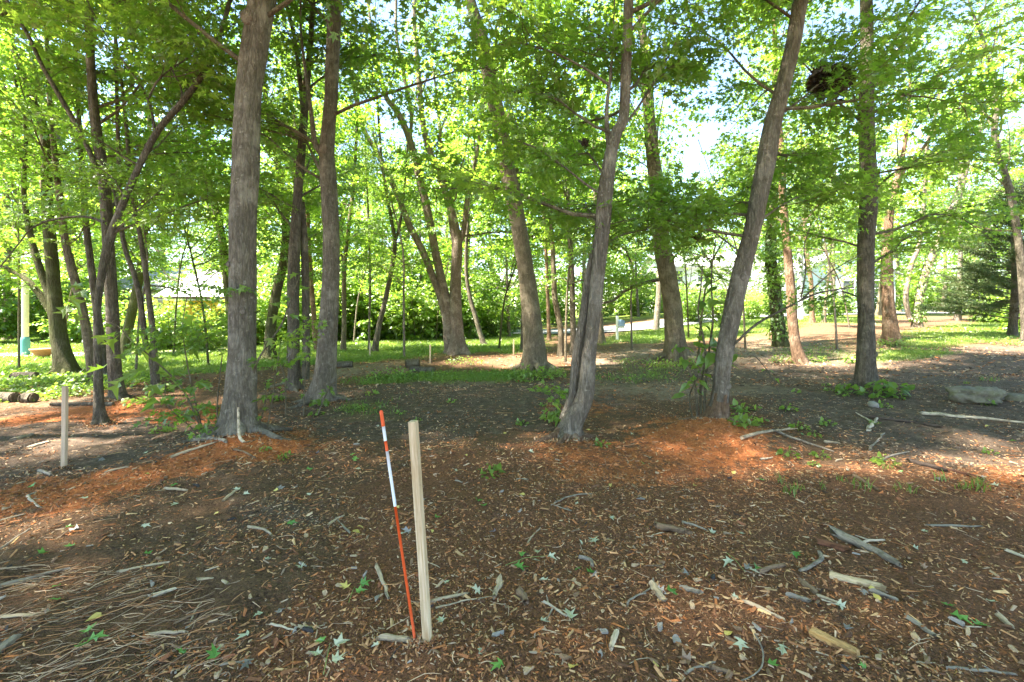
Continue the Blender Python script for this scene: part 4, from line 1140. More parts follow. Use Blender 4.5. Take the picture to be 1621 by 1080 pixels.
# ------------------------------------------------------------------ houses, shed, fence, post, mailbox
white = plain('white_siding', (.60, .61, .63), .8, .04, 8)
bluew = plain('pale_blue_siding', (.62, .70, .80), .8, .04, 8)
greyr = plain('grey_shingles', (.34, .34, .36), .9, .2, 14)
glass = plain('dark_window_glass', (.05, .06, .07), .12, .1, 3, spec=.5)
trim = plain('white_trim', (.78, .78, .78), .7, .04, 8)
yell = plain('yellow_boards', (.62, .40, .06), .85, .1, 6)
yell2 = plain('yellow_darker_boards', (.55, .35, .055), .85, .1, 6)  # slightly darker yellow for every third board
pbrick = plain('pale_brick', (.50, .40, .34), .9, .25, 9)
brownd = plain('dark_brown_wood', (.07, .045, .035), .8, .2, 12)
pine = plain('fence_pine', (.48, .33, .20), .85, .2, 10)
def gable(mb, x0, x1, y0, y1, z0, z1, over=.35, along='x', th=.14):
    """a pitched roof of two thick slopes"""
    if along == 'x':
        ym = (y0 + y1) / 2
        for (ya, sgn) in ((y0 - over, 1), (y1 + over, -1)):
            zl = z0 - (z1 - z0) * over / (ym - y0)
            V = [(x0 - over, ya, zl), (x1 + over, ya, zl), (x1 + over, ym, z1), (x0 - over, ym, z1)]
            V = V + [(a, b, c + th) for a, b, c in V]
            mb.add(V, [[[3, 2, 1, 0], [4, 5, 6, 7], [0, 1, 5, 4], [1, 2, 6, 5], [2, 3, 7, 6], [3, 0, 4, 7]]])
    else:
        xm = (x0 + x1) / 2
        for xa in (x0 - over, x1 + over):
            zl = z0 - (z1 - z0) * over / (xm - x0)
            V = [(xa, y0 - over, zl), (xa, y1 + over, zl), (xm, y1 + over, z1), (xm, y0 - over, z1)]
            V = V + [(a, b, c + th) for a, b, c in V]
            mb.add(V, [[[0, 1, 2, 3], [7, 6, 5, 4], [0, 4, 5, 1], [1, 5, 6, 2], [2, 6, 7, 3], [3, 7, 4, 0]]])
def window(root, x, z, wd, ht, y, name='window'):
    f = MB()
    for lo, hi in (((x - wd / 2 - .08, y - .06, z - .08), (x + wd / 2 + .08, y + .02, z)), ((x - wd / 2 - .08, y - .06, z + ht), (x + wd / 2 + .08, y + .02, z + ht + .1)),
                   ((x - wd / 2 - .08, y - .055, z), (x - wd / 2, y + .02, z + ht)), ((x + wd / 2, y - .055, z), (x + wd / 2 + .08, y + .02, z + ht)),
                   ((x - wd / 2, y - .04, z + ht / 2 - .025), (x + wd / 2, y + .01, z + ht / 2 + .025))):
        f.box(lo, hi)
    fo = f.obj(name, trim, root)
    MB().box((x - wd / 2, y - .012, z), (x + wd / 2, y + .008, z + ht)).obj('pane', glass, fo)
def body(root, x0, x1, y0, y1, z1, ridge, mat, along='x'):
    b = MB().box((x0, y0, -1), (x1, y1, z1))
    if along == 'x':
        for x in (x0, x1 - .1):
            b.add([(x, y0, z1), (x, y1, z1), (x, (y0 + y1) / 2, ridge), (x + .1, y0, z1), (x + .1, y1, z1), (x + .1, (y0 + y1) / 2, ridge)], [[[0, 1, 2], [5, 4, 3]], [[0, 2, 5, 3], [1, 4, 5, 2]]])
    else:
        for y in (y0, y1 - .1):
            b.add([(x0, y, z1), (x1, y, z1), ((x0 + x1) / 2, y, ridge), (x0, y + .1, z1), (x1, y + .1, z1), ((x0 + x1) / 2, y + .1, ridge)], [[[0, 1, 2], [5, 4, 3]], [[0, 2, 5, 3], [1, 4, 5, 2]]])
    b.obj('wall', mat, root)
# yellow shed
x, y = -14.0, 21.5
r0 = thing('garden_shed', 'yellow board shed with a low pale roof among the trees', 'shed', (x, y, float(gz(x, y))), rz=.12)
MB().box((-2.3, 0, -.5), (2.6, 3.2, 2.05)).obj('wall', yell, r0)
for k in range(16):
    MB().box((-2.3 + k * .3066 + .012, -.035, 0), (-2.3 + (k + 1) * .3066 - .012, -.002, 2.0)).obj('board', yell if k % 3 else yell2, r0)
rf = MB(); gable(rf, -2.3, 2.6, 0, 3.2, 2.05, 2.75, .3); rf.obj('roof', plain('pale_metal_roof', (.62, .64, .67), .5, .08, 8), r0)
MB().box((-2.62, -.36, 1.98), (2.92, -.31, 2.10)).obj('fascia', brownd, r0)
# pale house further back
x, y = -22.5, 30
r0 = thing('brick_house', 'sunlit pale brick house behind blossom-speckled leaves, past the yellow shed', 'house', (x, y, float(gz(x, y))))
body(r0, -4, 4, 0, 7, 2.9, 4.4, pbrick)
rf = MB(); gable(rf, -4, 4, 0, 7, 2.9, 4.4); rf.obj('roof', greyr, r0)
window(r0, -1.6, 1.0, 1.2, 1.3, 0); window(r0, 1.7, 1.0, 1.2, 1.3, 0)
# satellite dish on a pole
x, y = P(280, 455, 20.5)[:2]
r0 = thing('satellite_dish', 'small grey satellite dish on a thin mast by the yellow shed', 'satellite dish', (x, y, float(gz(x, y))))
MB().tube([(0, 0, -.2), (0, 0, 1.2), (0, 0, 2.45)], .025, 8).obj('mast', trim, r0)
dish = MB().lathe([(.004, 0), (.12, .012), (.24, .05), (.33, .10), (.325, .115), (.23, .066), (.11, .03), (.004, .018)], 20)
o = dish.obj('dish', plain('dish_grey', (.42, .43, .43), .6, .05), r0, True); o.location = (0, -.08, 2.5); o.rotation_euler = (1.15, 0, .3)
# grey-white house with carport
x, y = 20.0, 46.0
r0 = thing('split_level_house', 'pale two-storey house with a garage door at the end of the driveway', 'house', (x, y, float(gz(x, y))))
body(r0, -4.5, 6.5, 0, 8, 4.7, 6.2, white)
rf = MB(); gable(rf, -4.5, 6.5, 0, 8, 4.7, 6.2, .5); rf.obj('roof', greyr, r0)
MB().box((-4.6, -.9, 2.35), (6.6, -.003, 2.55)).obj('eave', trim, r0)
gd = MB().box((-2.6, -.06, -.1), (.4, -.004, 2.1)).obj('garage_door', trim, r0)
for k in range(4): MB().box((-2.55, -.085, .02 + k * .52), (.35, -.061, .48 + k * .52)).obj('panel', white, gd)
window(r0, -3.4, 3.1, 1.3, 1.1, 0); window(r0, -.4, 3.1, 1.6, 1.1, 0); window(r0, 3.4, 3.1, 1.6, 1.1, 0)
MB().box((1.0, -.04, 0), (2.0, -.003, 2.05)).obj('door', brownd, r0)
MB().box((-4.3, -.05, .2), (-2.9, -.004, 2.1)).obj('entry_shade_panel', brownd, r0)  # dark panel painted in for the shade inside the porch
x, y = 18.2, 43.6
put_shrub(1, x - .9, y, .75, 'orange-red leafed shrub by the garage of the pale two-storey house', 'red shrub')
RS = bpy.data.objects[[o.name for o in C.objects if o.get('group') == 'red shrub'][0]]
REDL = leaf_mat('red_shrub_leaf', (.28, .06, .03), (.45, .12, .05), (.4, .08, .03), (.55, .15, .06))
for ch in RS.children:
    if ch.name.startswith('foliage'):
        ch.data = ch.data.copy(); ch.data.materials.clear(); ch.data.materials.append(REDL)
del RS['group']
# board fence and bin
x, y = 22.6, 42.5
r0 = thing('board_fence', 'short tan board fence beside the driveway and teal bin', 'fence', (x, y, float(gz(x, y))))
for k in range(9): MB().box((k * .2 + .008, 0, .05), (k * .2 + .192, .025, 1.55 + .02 * (k % 3)), .006).obj('board', pine, r0)
MB().box((0, .026, .4), (1.8, .07, .5)).obj('rail', pine, r0); MB().box((0, .026, 1.2), (1.8, .07, 1.3)).obj('rail', pine, r0)
x, y = 21.9, 41.8
r0 = thing('wheelie_bin', 'teal green refuse bin standing before the tan board fence', 'bin', (x, y, float(gz(x, y))))
teal = plain('teal_plastic', (.03, .26, .26), .5, .08)
MB().add([(-.24, -.27, 0), (.24, -.27, 0), (.24, .27, 0), (-.24, .27, 0), (-.3, -.34, .95), (.3, -.34, .95), (.3, .34, .95), (-.3, .34, .95)],
         [[[3, 2, 1, 0], [4, 5, 6, 7], [0, 1, 5, 4], [1, 2, 6, 5], [2, 3, 7, 6], [3, 0, 4, 7]]]).obj('bin_body', teal, r0)
MB().box((-.32, -.37, .952), (.32, .36, 1.03), .03).obj('lid', teal, r0)
# pale blue-white house
x, y = 29.5, 41.5
r0 = thing('white_house', 'white and pale blue sided house with a small window on the lawn', 'house', (x, y, float(gz(x, y))), rz=-.12)
body(r0, -3.5, 5, 0, 9, 3.6, 5.6, bluew, 'y')
rf = MB(); gable(rf, -3.5, 5, 0, 9, 3.6, 5.6, .4, 'y'); rf.obj('roof', greyr, r0)
window(r0, 1.1, 1.5, .95, 1.4, 0); window(r0, 3.5, 1.5, .95, 1.4, 0)
MB().box((-3.62, -.12, -.5), (-3.4, .1, 3.55)).obj('corner_board', trim, r0)
x, y = 53, 58
r0 = thing('white_house', 'far white house glimpsed across the road between tree trunks', 'house', (x, y, float(gz(x, y))))
body(r0, -6, 6, 0, 8, 3.0, 4.6, white)
rf = MB(); gable(rf, -6, 6, 0, 8, 3.0, 4.6); rf.obj('roof', greyr, r0)
window(r0, -3, 1.0, 1.6, 1.3, 0); window(r0, 2, 1.0, 1.6, 1.3, 0)
# white house centre back, glimpsed
x, y = -1.0, 50
r0 = thing('white_house', 'white house wall glimpsed through the green thicket beyond the road', 'house', (x, y, float(gz(x, y))))
body(r0, -5, 5, 0, 8, 3.2, 5.0, white)
rf = MB(); gable(rf, -5, 5, 0, 8, 3.2, 5.0); rf.obj('roof', greyr, r0)
window(r0, -2, 1.0, 1.6, 1.3, 0); window(r0, 2.4, 1.0, 1.6, 1.3, 0)
# utility pole, grey
x, y = P(1267, 520, 27)[:2]
r0 = thing('utility_pole', 'weathered grey utility pole behind the bare tan trunk', 'pole', (x, y, float(gz(x, y))))
MB().tube([(0, 0, -.3), (0, 0, 3), (.02, 0, 8.5)], [.16, .15, .11], 14).obj('pole', plain('pole_grey', (.40, .40, .41), .9, .15, 10, stretch=(1, 1, .1)), r0, True)
MB().box((-.9, -.17, 7.6), (.9, -.06, 7.72), .01).obj('crossarm', plain('crossarm_grey', (.3, .28, .26)), r0)
# mailbox
x, y = G(977, 538)
r0 = thing('mailbox', 'blue-grey mailbox on a white post at the road edge', 'mailbox', (x, y, float(gz(x, y))))
MB().box((-.05, -.05, -.2), (.05, .05, 1.05), .01).obj('post', trim, r0)
mb = MB(); a = np.linspace(0, PI, 9)
pr = [(.0, 0), (.22, 0)] + [(.11 + .11 * math.cos(t), .16 + .11 * math.sin(t)) for t in a] + [(.0, 0)]
pr = pr[1:-1] + [(0, 0)]
n = len(pr)
mb.add([(px + .06, -.28, pz + .62) for px, pz in pr] + [(px + .06, .28, pz + .62) for px, pz in pr], [[[k, (k + 1) % n, n + (k + 1) % n, n + k] for k in range(n)], [list(range(n))[::-1]], [[n + k for k in range(n)]]])
mb.obj('box', plain('blue_grey_metal', (.20, .30, .45), .5, .1), r0)
MB().box((.0, -.1, .52), (.3, .1, .615)).obj('bracket', trim, r0)
# cream post with teal foot, planter
x, y = G(40, 564)
r0 = thing('painted_post', 'cream painted post with a teal foot on the sunny lawn', 'post', (x, y, float(gz(x, y))))
MB().lathe([(.085, .62), (.085, 2.2), (.075, 2.9), (.06, 3.0), (.0, 3.02)], 16).obj('post', plain('cream_paint', (.66, .60, .46), .7, .08), r0, True)
MB().lathe([(.11, -.2), (.11, .5), (.10, .6), (.086, .618)], 16).obj('foot', plain('teal_paint', (.09, .28, .28), .7, .1), r0, True)
x, y = G(68, 566)
r0 = thing('planter_bowl', 'shallow terracotta-coloured planter bowl on the lawn near the cream post', 'planter', (x, y, float(gz(x, y))))
MB().lathe([(.0, .0), (.14, .0), (.16, .05), (.24, .17), (.30, .24), (.31, .28), (.28, .28), (.25, .22), (.0, .2)], 22).obj('bowl', plain('terracotta', (.50, .22, .11), .85, .12), r0, True)
MB().lathe([(.0, .222), (.2, .225), (.255, .224)], 18).obj('soil', plain('potting_soil', (.05, .04, .03)), r0)

# ------------------------------------------------------------------ stakes and marker rod
def wood_mat(name, a, b, stain):
    m = M(name)
    n = m.noise(m.obj((1, 1, .05)), 90, 5, .6, .6); n2 = m.noise(m.obj((1, 1, .35)), 9, 4, .6); n3 = m.noise(m.obj(), 30, 4, .7)
    c = m.mix(m.ramp(n, [(.35, 0), (.65, 1)]), a, b)
    c = m.mix(m.ramp(n2, [(.5, 0), (.72, .65)]), c, stain)
    c = m.mix(m.ramp(n3, [(.60, 0), (.72, .35)]), c, tuple(x * .5 for x in stain))
    m.bsdf(c, .8, .25, n, .35, .004)
    return m.m
STK = wood_mat('stake_pine', (.46, .32, .18), (.72, .58, .40), (.36, .21, .09))
STK2 = wood_mat('stake_weathered', (.50, .36, .25), (.62, .48, .36), (.34, .22, .14))
def stake(u0, v0, u1, v1, wid, label, mat, rz=0.0, d=None):
    x, y = G(u0, v0) if d is None else P(u0, v0, d)[:2]
    z = float(gh(x, y))
    top = P(u1, v1, y)
    Ht = top[2] - z
    o = thing('wooden_stake', label, 'stake', (x, y, z), None, rz)
    b = MB()
    h = wid / 2; n = 14
    prof = []
    zs = np.linspace(-.12, Ht, n)
    bev = .0025
    ring = np.array([(-h + bev, -h), (h - bev, -h), (h, -h + bev), (h, h - bev), (h - bev, h), (-h + bev, h), (-h, h - bev), (-h, -h + bev)])
    r = np.random.default_rng(int(u0))
    V = []
    for k, zz in enumerate(zs):
        q = ring * (1 + .015 * vn(zz * 7, 0, 0, 8))
        V.append(np.stack([q[:, 0] + .002 * vn(zz * 3, 1, 0, 9), q[:, 1], np.full(8, zz)], 1))
    q = ring * .93
    V.append(np.stack([q[:, 0], q[:, 1], np.full(8, Ht + .002) + r.uniform(-.001, .001, 8)], 1))
    V = np.concatenate(V)
    f = [[k * 8 + i, k * 8 + (i + 1) % 8, (k + 1) * 8 + (i + 1) % 8, (k + 1) * 8 + i] for k in range(n) for i in range(8)]
    b.add(V, [f, [[n * 8 + i for i in range(8)]], [[7 - i for i in range(8)]]])
    s = b.obj('shaft', mat, o)
    lean = math.atan2(top[0] - x, Ht)
    o.rotation_euler = (0, lean, 0)
    s.rotation_euler = (0, 0, rz)
    return o
stake(677, 1031, 653.5, 667, .034, 'near pale pine survey stake with a knotty face beside the orange and white rod', STK, -.24)
stake(101.5, 740, 103, 612, .036, 'shorter weathered pine stake in dark soil with the orange sawdust strip before it', STK2, .10)
stake(681, 577, 681, 546, .035, 'thin distant stake standing by the dark logs in mid clearing', STK, 0)
stake(585.5, 566, 585.5, 543, .04, 'thin distant stake at the foot of the pole-thin sapling', STK2, 0)
stake(813, 562, 813, 538, .045, 'thin distant stake before the big brown leaning trunk', STK, 0)
x, y = G(657, 1028)
z = float(gh(x, y)); top = P(603.5, 652, y + .02)
ro = thing('marker_rod', 'leaning orange and white banded fibreglass marker rod', 'marker rod', (x, y, z))
orange = plain('orange_paint', (.72, .095, .02), .5, .06, 30, spec=.4); wht = plain('white_tape', (.74, .76, .80), .45, .05, 30, spec=.4)
axisv = top - np.array([x, y, z])
vt = lambda v: (1028 - v) / (1028 - 652.0)
def band(name, v0, v1, mat, r, cap=False):
    a, b_ = vt(v0), vt(v1)
    pts = [axisv * (a + (b_ - a) * k) for k in (0, .35, .7, 1)]
    rad = [r] * 4
    if cap: pts += [axisv * b_ * 1.004, axisv * b_ * 1.007]; rad += [r * .75, r * .25]
    MB().tube(pts, rad, 12).obj(name, mat, ro, True)
band('orange_band', 1060, 808, orange, .0062)
band('white_band', 808, 717, wht, .0068)
band('orange_band', 717, 700, orange, .0066)
band('white_band', 700, 676, wht, .0072)
band('cap', 676, 652, orange, .0080, True)

# ------------------------------------------------------------------ boulder, rocks, logs, nest
def lump(dims, seed, sq=.55, rough=.10, nu=36, nv=20):
    u = np.linspace(0, 2 * PI, nu, endpoint=False); v = np.linspace(-PI / 2, PI / 2, nv)
    uu, vv = np.meshgrid(u, v)
    sp = lambda c: np.sign(c) * np.abs(c) ** sq
    X, Y, Z = sp(np.cos(vv)) * sp(np.cos(uu)), sp(np.cos(vv)) * sp(np.sin(uu)), sp(np.sin(vv))
    k = 1 + rough * vn(X * 1.6 + seed, Y * 1.6, Z * 1.6, 6) + .5 * rough * vn(X * 4 + seed, Y * 4, Z * 4, 7) + .25 * rough * vn(X * 9 + seed, Y * 9, Z * 9, 8)
    V = np.stack([X * k * dims[0], Y * k * dims[1], Z * k * dims[2]], -1).reshape(-1, 3)
    i, j = np.meshgrid(np.arange(nu), np.arange(nv - 1))
    q = (j * nu + i).ravel(); q2 = (j * nu + (i + 1) % nu).ravel()
    return V, np.stack([q, q2, q2 + nu, q + nu], 1)
m = M('mossy_rock')
v0 = m.obj()
c = m.mix(m.ramp(m.noise(v0, 7, 6, .65), [(.3, 0), (.7, 1)]), (.10, .088, .068), (.29, .25, .20))
c = m.mix(m.ramp(m.noise(v0, 3, 5, .65), [(.45, 0), (.65, .7)]), c, (.12, .12, .05))
c = m.mix(m.ramp(m.noise(v0, 22, 5, .7), [(.58, 0), (.72, .5)]), c, (.42, .39, .33))
m.bsdf(c, .95, .15, m.noise(v0, 30, 6, .7), .8, .02)
ROCK = m.m
x, y = G(1560, 636)
V, f = lump((.32, .2, .125), 3.3, .72, .30, 48, 28)
V[:, 2] += .06 * V[:, 0]
o = link('boulder', mk('boulder', V, [f], ROCK, True), None, (x, y + .12, float(gh(x, y)) + .10)); o.rotation_euler = (0, .05, -.12)
tag(o, 'flat oblong mossy grey boulder lying near the straight dark trunk', 'boulder')
x, y = G(1616, 632)
V, f = lump((.16, .12, .06), 8.1, .6, .15, 24, 14)
o = link('rock', mk('rock', V, [f], ROCK, True), None, (x, y + .05, float(gh(x, y)) + .03)); tag(o, 'small pale rock at the end of the mossy boulder', 'rock')
x, y = G(1382, 645)
V, f = lump((.06, .11, .04), 5.1, .7, .15, 24, 14)
o = link('rock', mk('rock', V, [f], plain('pale_rock', (.26, .235, .21), .9, .2, 30), True), None, (x, y, float(gh(x, y)) + .025)); o.rotation_euler = (0, 0, -.4)
tag(o, 'small pale pinkish rock at the foot of the straight dark trunk', 'rock')
CUT = plain('cut_wood', (.42, .28, .15), .85, .2, 40)
DLOG = BARK['dark']
def log(u, v, ln, r, rz, label, bark='dark', tilt=0.0, name='log', cat='log'):
    x, y = G(u, v); z = float(gh(x, y))
    o = thing(name, label, cat, (x, y, z + r * .85), None, rz)
    n = 12
    p = np.stack([np.linspace(-ln / 2, ln / 2, n), .02 * np.sin(np.linspace(0, 3, n)), np.linspace(0, tilt, n)], 1)
    th = np.arange(14) * 2 * PI / 14
    rm = 1 + .12 * vn(np.cos(th)[None] * 3 + u, np.sin(th)[None] * 3, p[:, :1] * 4, 2)
    MB().tube(p, r, 14, rm).obj('bark', BARK[bark], o, True)
    for e in (0, -1):
        q = p[e] + np.array([(-.004 if e == 0 else .004), 0, 0])
        MB().tube([q - np.array([.003, 0, 0]), q + np.array([.003, 0, 0])], r * .86, 14).obj('cut_end', CUT if 'cut end' in label else BARK['dark'], o)
log(653, 583, .36, .10, .2, 'short dark log with a reddish cut end in mid clearing', 'brown', .03)
log(668, 590, .62, .07, -.25, 'dark log lying among weeds below the short log')
log(44, 634, .16, .085, .1, 'blocky dark stump piece beside the weathered stake', 'dark', 0, 'stump_piece', 'stump')
log(10, 634, .30, .085, -.1, 'rounded dark stump piece on the ivy edge, next to the blocky piece', 'dark', 0, 'stump_piece', 'stump')
log(38, 600, .42, .10, .2, 'dark rotten log lying in the ground ivy before the broad old maple')
log(545, 583, .40, .08, .3, 'dark log at the lawn edge behind the flaking trunk')
log(130, 640, .95, .03, .03, 'thin dark pole lying behind the weathered stake', 'dark', 0, 'fallen_pole', 'pole')

DRYL = leaf_mat('dry_leaf', (.035, .024, .016), (.095, .065, .042), (.06, .03, .01), (.14, .07, .03), .25, .04)
def nest(u, v, d, R, n, label, name, cat, seed):
    r = np.random.default_rng(seed)
    p = P(u, v, d)
    root = thing(name, label, cat, p)
    q = unit(r.normal(0, 1, (n, 3))) * (R * np.array([1.1, .9, .75])) * (r.random((n, 1)) ** .4)
    q[:, 2] -= np.where(r.random(n) < .15, r.uniform(0, R * .9, n), 0)
    V, f, k = leaf_arrays(q, r.normal(0, 1, (n, 3)) + np.array([0, 0, -.5]), r.normal(0, 1, (n, 3)), r.uniform(.07, .16, n) * (R / .33) ** .4, 0)
    link('leaf_mass', mk('leaf_mass', V, [f], DRYL, tint=np.repeat(r.random(n) ** 1.5, k)), root, kind='stuff')
    b = MB()
    for _ in range(int(n / 18)):
        a = r.normal(0, .6, 3) * R; dv = unit(r.normal(0, 1, 3)) * R * r.uniform(.6, 1.3)
        b.tube([a - dv * .6, a + r.normal(0, .02, 3), a + dv * .6], [.005, .004, .002], 4)
    b.obj('twigs', BARK['dark'], root, kind='stuff')
nest(1313, 125, 6.25, .225, 1100, 'ball of dead leaves and twigs, a squirrel nest high between two near trunks', 'squirrel_nest', 'nest', 71)
nest(925, 226, 5.3, .055, 34, 'small dark clump of dead leaves hanging beside the leaning double trunk', 'dead_leaf_clump', 'leaves', 73)
nest(1105, 374, 6.0, .055, 30, 'small dark dead leaf clump hanging before the large mid-distance trunk', 'dead_leaf_clump', 'leaves', 74)

# ------------------------------------------------------------------ saplings with single leaves
LEAF_ME = {}
def leaf_data(kind, mat, k):
    key = (kind, mat.name, k)
    if key not in LEAF_ME:
        r = np.random.default_rng(k * 7 + 3)
        tv, tf = TEMPL[kind]
        V = tv.copy()
        V[:, :2] += r.normal(0, .045, (len(V), 2)) * (V[:, 1:2] > .05); V[:, 0] *= r.uniform(.75, 1.1)
        V[:, 2] += r.uniform(-.45, .25) * V[:, 1] ** 2 + r.uniform(-.3, 1.2) * V[:, 0] ** 2 + r.normal(0, .035, len(V))
        st = np.array([(-.012, 0, 0), (.012, 0, 0), (.0, -.45, r.uniform(-.1, .1))])
        LEAF_ME[key] = mk('leaf', np.concatenate([V, st]), [np.concatenate([tf, [[len(V), len(V) + 2, len(V) + 1]]])], mat, False, tint=np.full(len(V) + 3, r.uniform(.15, .9)))
    return LEAF_ME[key]
def place_leaf(parent, pos, direction, normal, size, kind, mat, k, name='leaf'):
    T = Vector(direction).normalized(); N = Vector(normal); N = (N - N.dot(T) * T).normalized(); B = T.cross(N)
    o = link(name, leaf_data(kind, mat, k), parent)
    from mathutils import Matrix
    mt = Matrix((B, T, N)).transposed().to_4x4()
    o.rotation_euler = mt.to_euler(); o.location = pos; o.scale = (size,) * 3
    return o
def sapling(label, d, stems, leaves, kind, size, seed, bark='dark', along=0, amat=None, sprays=0):
    """stems: pixel traces; leaves: pixel spots of single leaves; along: further leaves along the stems"""
    r = np.random.default_rng(seed)
    base = P(stems[0][0][0], stems[0][0][1], d); base[2] = float(gh(base[0], base[1]))
    root = thing('sapling', label, 'sapling', base)
    b = []
    for st in stems:
        p, rad = trace(st, d)
        if st[0][1] > 590: p[0, 2] = float(gh(p[0, 0], p[0, 1])) - .05
        p = p - base
        p[1:-1, 1] += r.normal(0, .04, len(p) - 2)
        sm = smooth_path(np.concatenate([p, rad[:, None]], 1), 5 * len(p))
        x = MB(); x.tube(sm[:, :3], np.maximum(sm[:, 3], .0022), 6); x.obj('stem', BARK[bark], root, True)
        b.append(sm[:, :3])
    for _ in range(sprays):
        s = b[r.integers(len(b))]; q = s[int(r.uniform(.55, .999) * len(s))]
        hang(SPRAYS, 0, root, q, r.uniform(0, 6.28), r.normal(.1, .3), r.uniform(.4, .75), r, 'leafy_spray')
    for u, v in leaves:
        q = P(u, v, d + r.normal(0, .15)) - base
        place_leaf(root, q, (r.normal(0, .8), r.normal(-.2, .6), -.35), (r.normal(0, .4), -.4 + r.normal(0, .4), 1), size * r.uniform(.75, 1.15), kind, amat or LEAFY, r.integers(12))
    for _ in range(along):
        s = b[r.integers(len(b))]; q = s[int(r.uniform(.35, .999) * len(s))]
        a = r.uniform(0, 6.28)
        place_leaf(root, q + np.array([math.cos(a), math.sin(a), 0]) * size * .4, (math.cos(a), math.sin(a), -.35), (r.normal(0, .35), -.2 + r.normal(0, .35), 1), size * r.uniform(.5, 1.0), kind, amat or LEAFY, r.integers(12))
    return root
sapling('many-stemmed sapling with big heart-shaped leaves at the foot of the near leaning trunk', 5.9,
        [[(1104, 668, 5), (1100, 616, 5), (1089, 583, 4), (1081, 548, 3), (1078, 510, 2)], [(1110, 665, 5), (1111, 614, 5), (1116, 568, 4), (1113, 531, 4), (1107, 494, 3), (1109, 457, 3), (1112, 420, 2)],
         [(1114, 662, 5), (1117, 605, 5), (1128, 550, 4), (1130, 503, 4), (1125, 457, 3), (1128, 420, 3), (1133, 380, 2)], [(1098, 672, 3), (1096, 630, 3), (1102, 590, 3), (1120, 560, 2)]],
        [(1142, 478), (1150, 487), (1138, 500), (1152, 505), (1145, 520), (1132, 538), (1150, 545), (1120, 548), (1128, 562), (1142, 565), (1112, 478), (1120, 500), (1100, 520), (1098, 545), (1135, 455), (1118, 440), (1160, 560), (1150, 575)],
        'heart', .19, 801, 'brown', 40)
sapling('long thin arching bare-looking branch rising across the near leaning trunk', 5.7,
        [[(1140, 600, 4), (1150, 565, 5), (1170, 535, 5), (1205, 510, 5), (1247, 487, 4), (1280, 468, 4), (1315, 460, 3), (1352, 455, 2)], [(1268, 475, 3), (1300, 445, 3), (1325, 425, 2), (1368, 400, 2)],
         [(1268, 472, 3), (1270, 430, 3), (1276, 390, 2), (1284, 355, 2)], [(1178, 566, 2), (1190, 562, 2), (1208, 578, 2), (1226, 606, 2), (1240, 642, 1)]],
        [(1258, 480), (1290, 462), (1300, 498), (1310, 505), (1275, 420), (1350, 458), (1340, 470)], 1, .10, 802, 'dark', 26)
sapling('thin leaning maple sapling with pale lobed leaves in front of the dark straight trunks', 5.3,
        [[(322, 722, 4), (312, 660, 4), (285, 610, 4), (241, 566, 3), (210, 538, 3), (185, 516, 2), (160, 505, 2)], [(326, 720, 3), (318, 660, 3), (300, 590, 3), (290, 520, 2), (296, 470, 2)], [(318, 722, 3), (300, 680, 3), (270, 640, 2), (262, 600, 2)]],
        [(150, 532), (170, 530), (180, 536), (225, 553), (243, 566), (215, 575), (232, 583), (190, 562), (188, 602), (165, 580), (250, 588), (205, 592), (115, 452), (108, 470), (128, 462), (104, 486), (118, 498), (240, 612), (270, 600), (300, 545), (306, 500), (290, 560)],
        0, .21, 803, 'brown', 22, sprays=4)
sapling('whip-thin shoots in front of the thick grey-barked maple, one crossing up past its side', 5.15,
        [[(392, 690, 3), (396, 610, 4), (412, 568, 4), (438, 516, 4), (453, 485, 3), (479, 424, 2)], [(352, 700, 4), (362, 600, 4), (370, 500, 3), (376, 400, 2)], [(346, 705, 3), (342, 640, 3), (352, 560, 2)],
         [(420, 705, 3), (428, 640, 3), (438, 590, 2), (444, 545, 2)], [(404, 700, 3), (415, 640, 3), (420, 600, 2)]],
        [(386, 452), (392, 458), (375, 485), (398, 490), (410, 505), (395, 572), (380, 560), (405, 568), (450, 470), (440, 500), (425, 535), (436, 480)], 0, .15, 804, 'brown', 34, sprays=5)
sapling('leafy shoots beside the torn foot of the near leaning double trunk', 5.75,
        [[(884, 690, 3), (882, 660, 3), (878, 630, 2)], [(888, 690, 3), (892, 650, 2), (898, 622, 2)]], [(874, 640), (884, 645), (880, 655), (868, 648)], 0, .12, 805, 'brown', 14, sprays=1)
sapling('sprouting shoots with fresh leaves around the dark twin-trunk maple', 6.6,
        [[(452, 640, 3), (448, 600, 3), (440, 570, 2)], [(480, 640, 3), (484, 600, 2), (486, 575, 2)], [(500, 640, 3), (520, 615, 2), (532, 605, 2)]], [(440, 590), (455, 600), (470, 560), (478, 600)], 0, .12, 806, 'brown', 14, sprays=0)
# a peeled pale stick leaning on the trunk foot is set with the sticks below

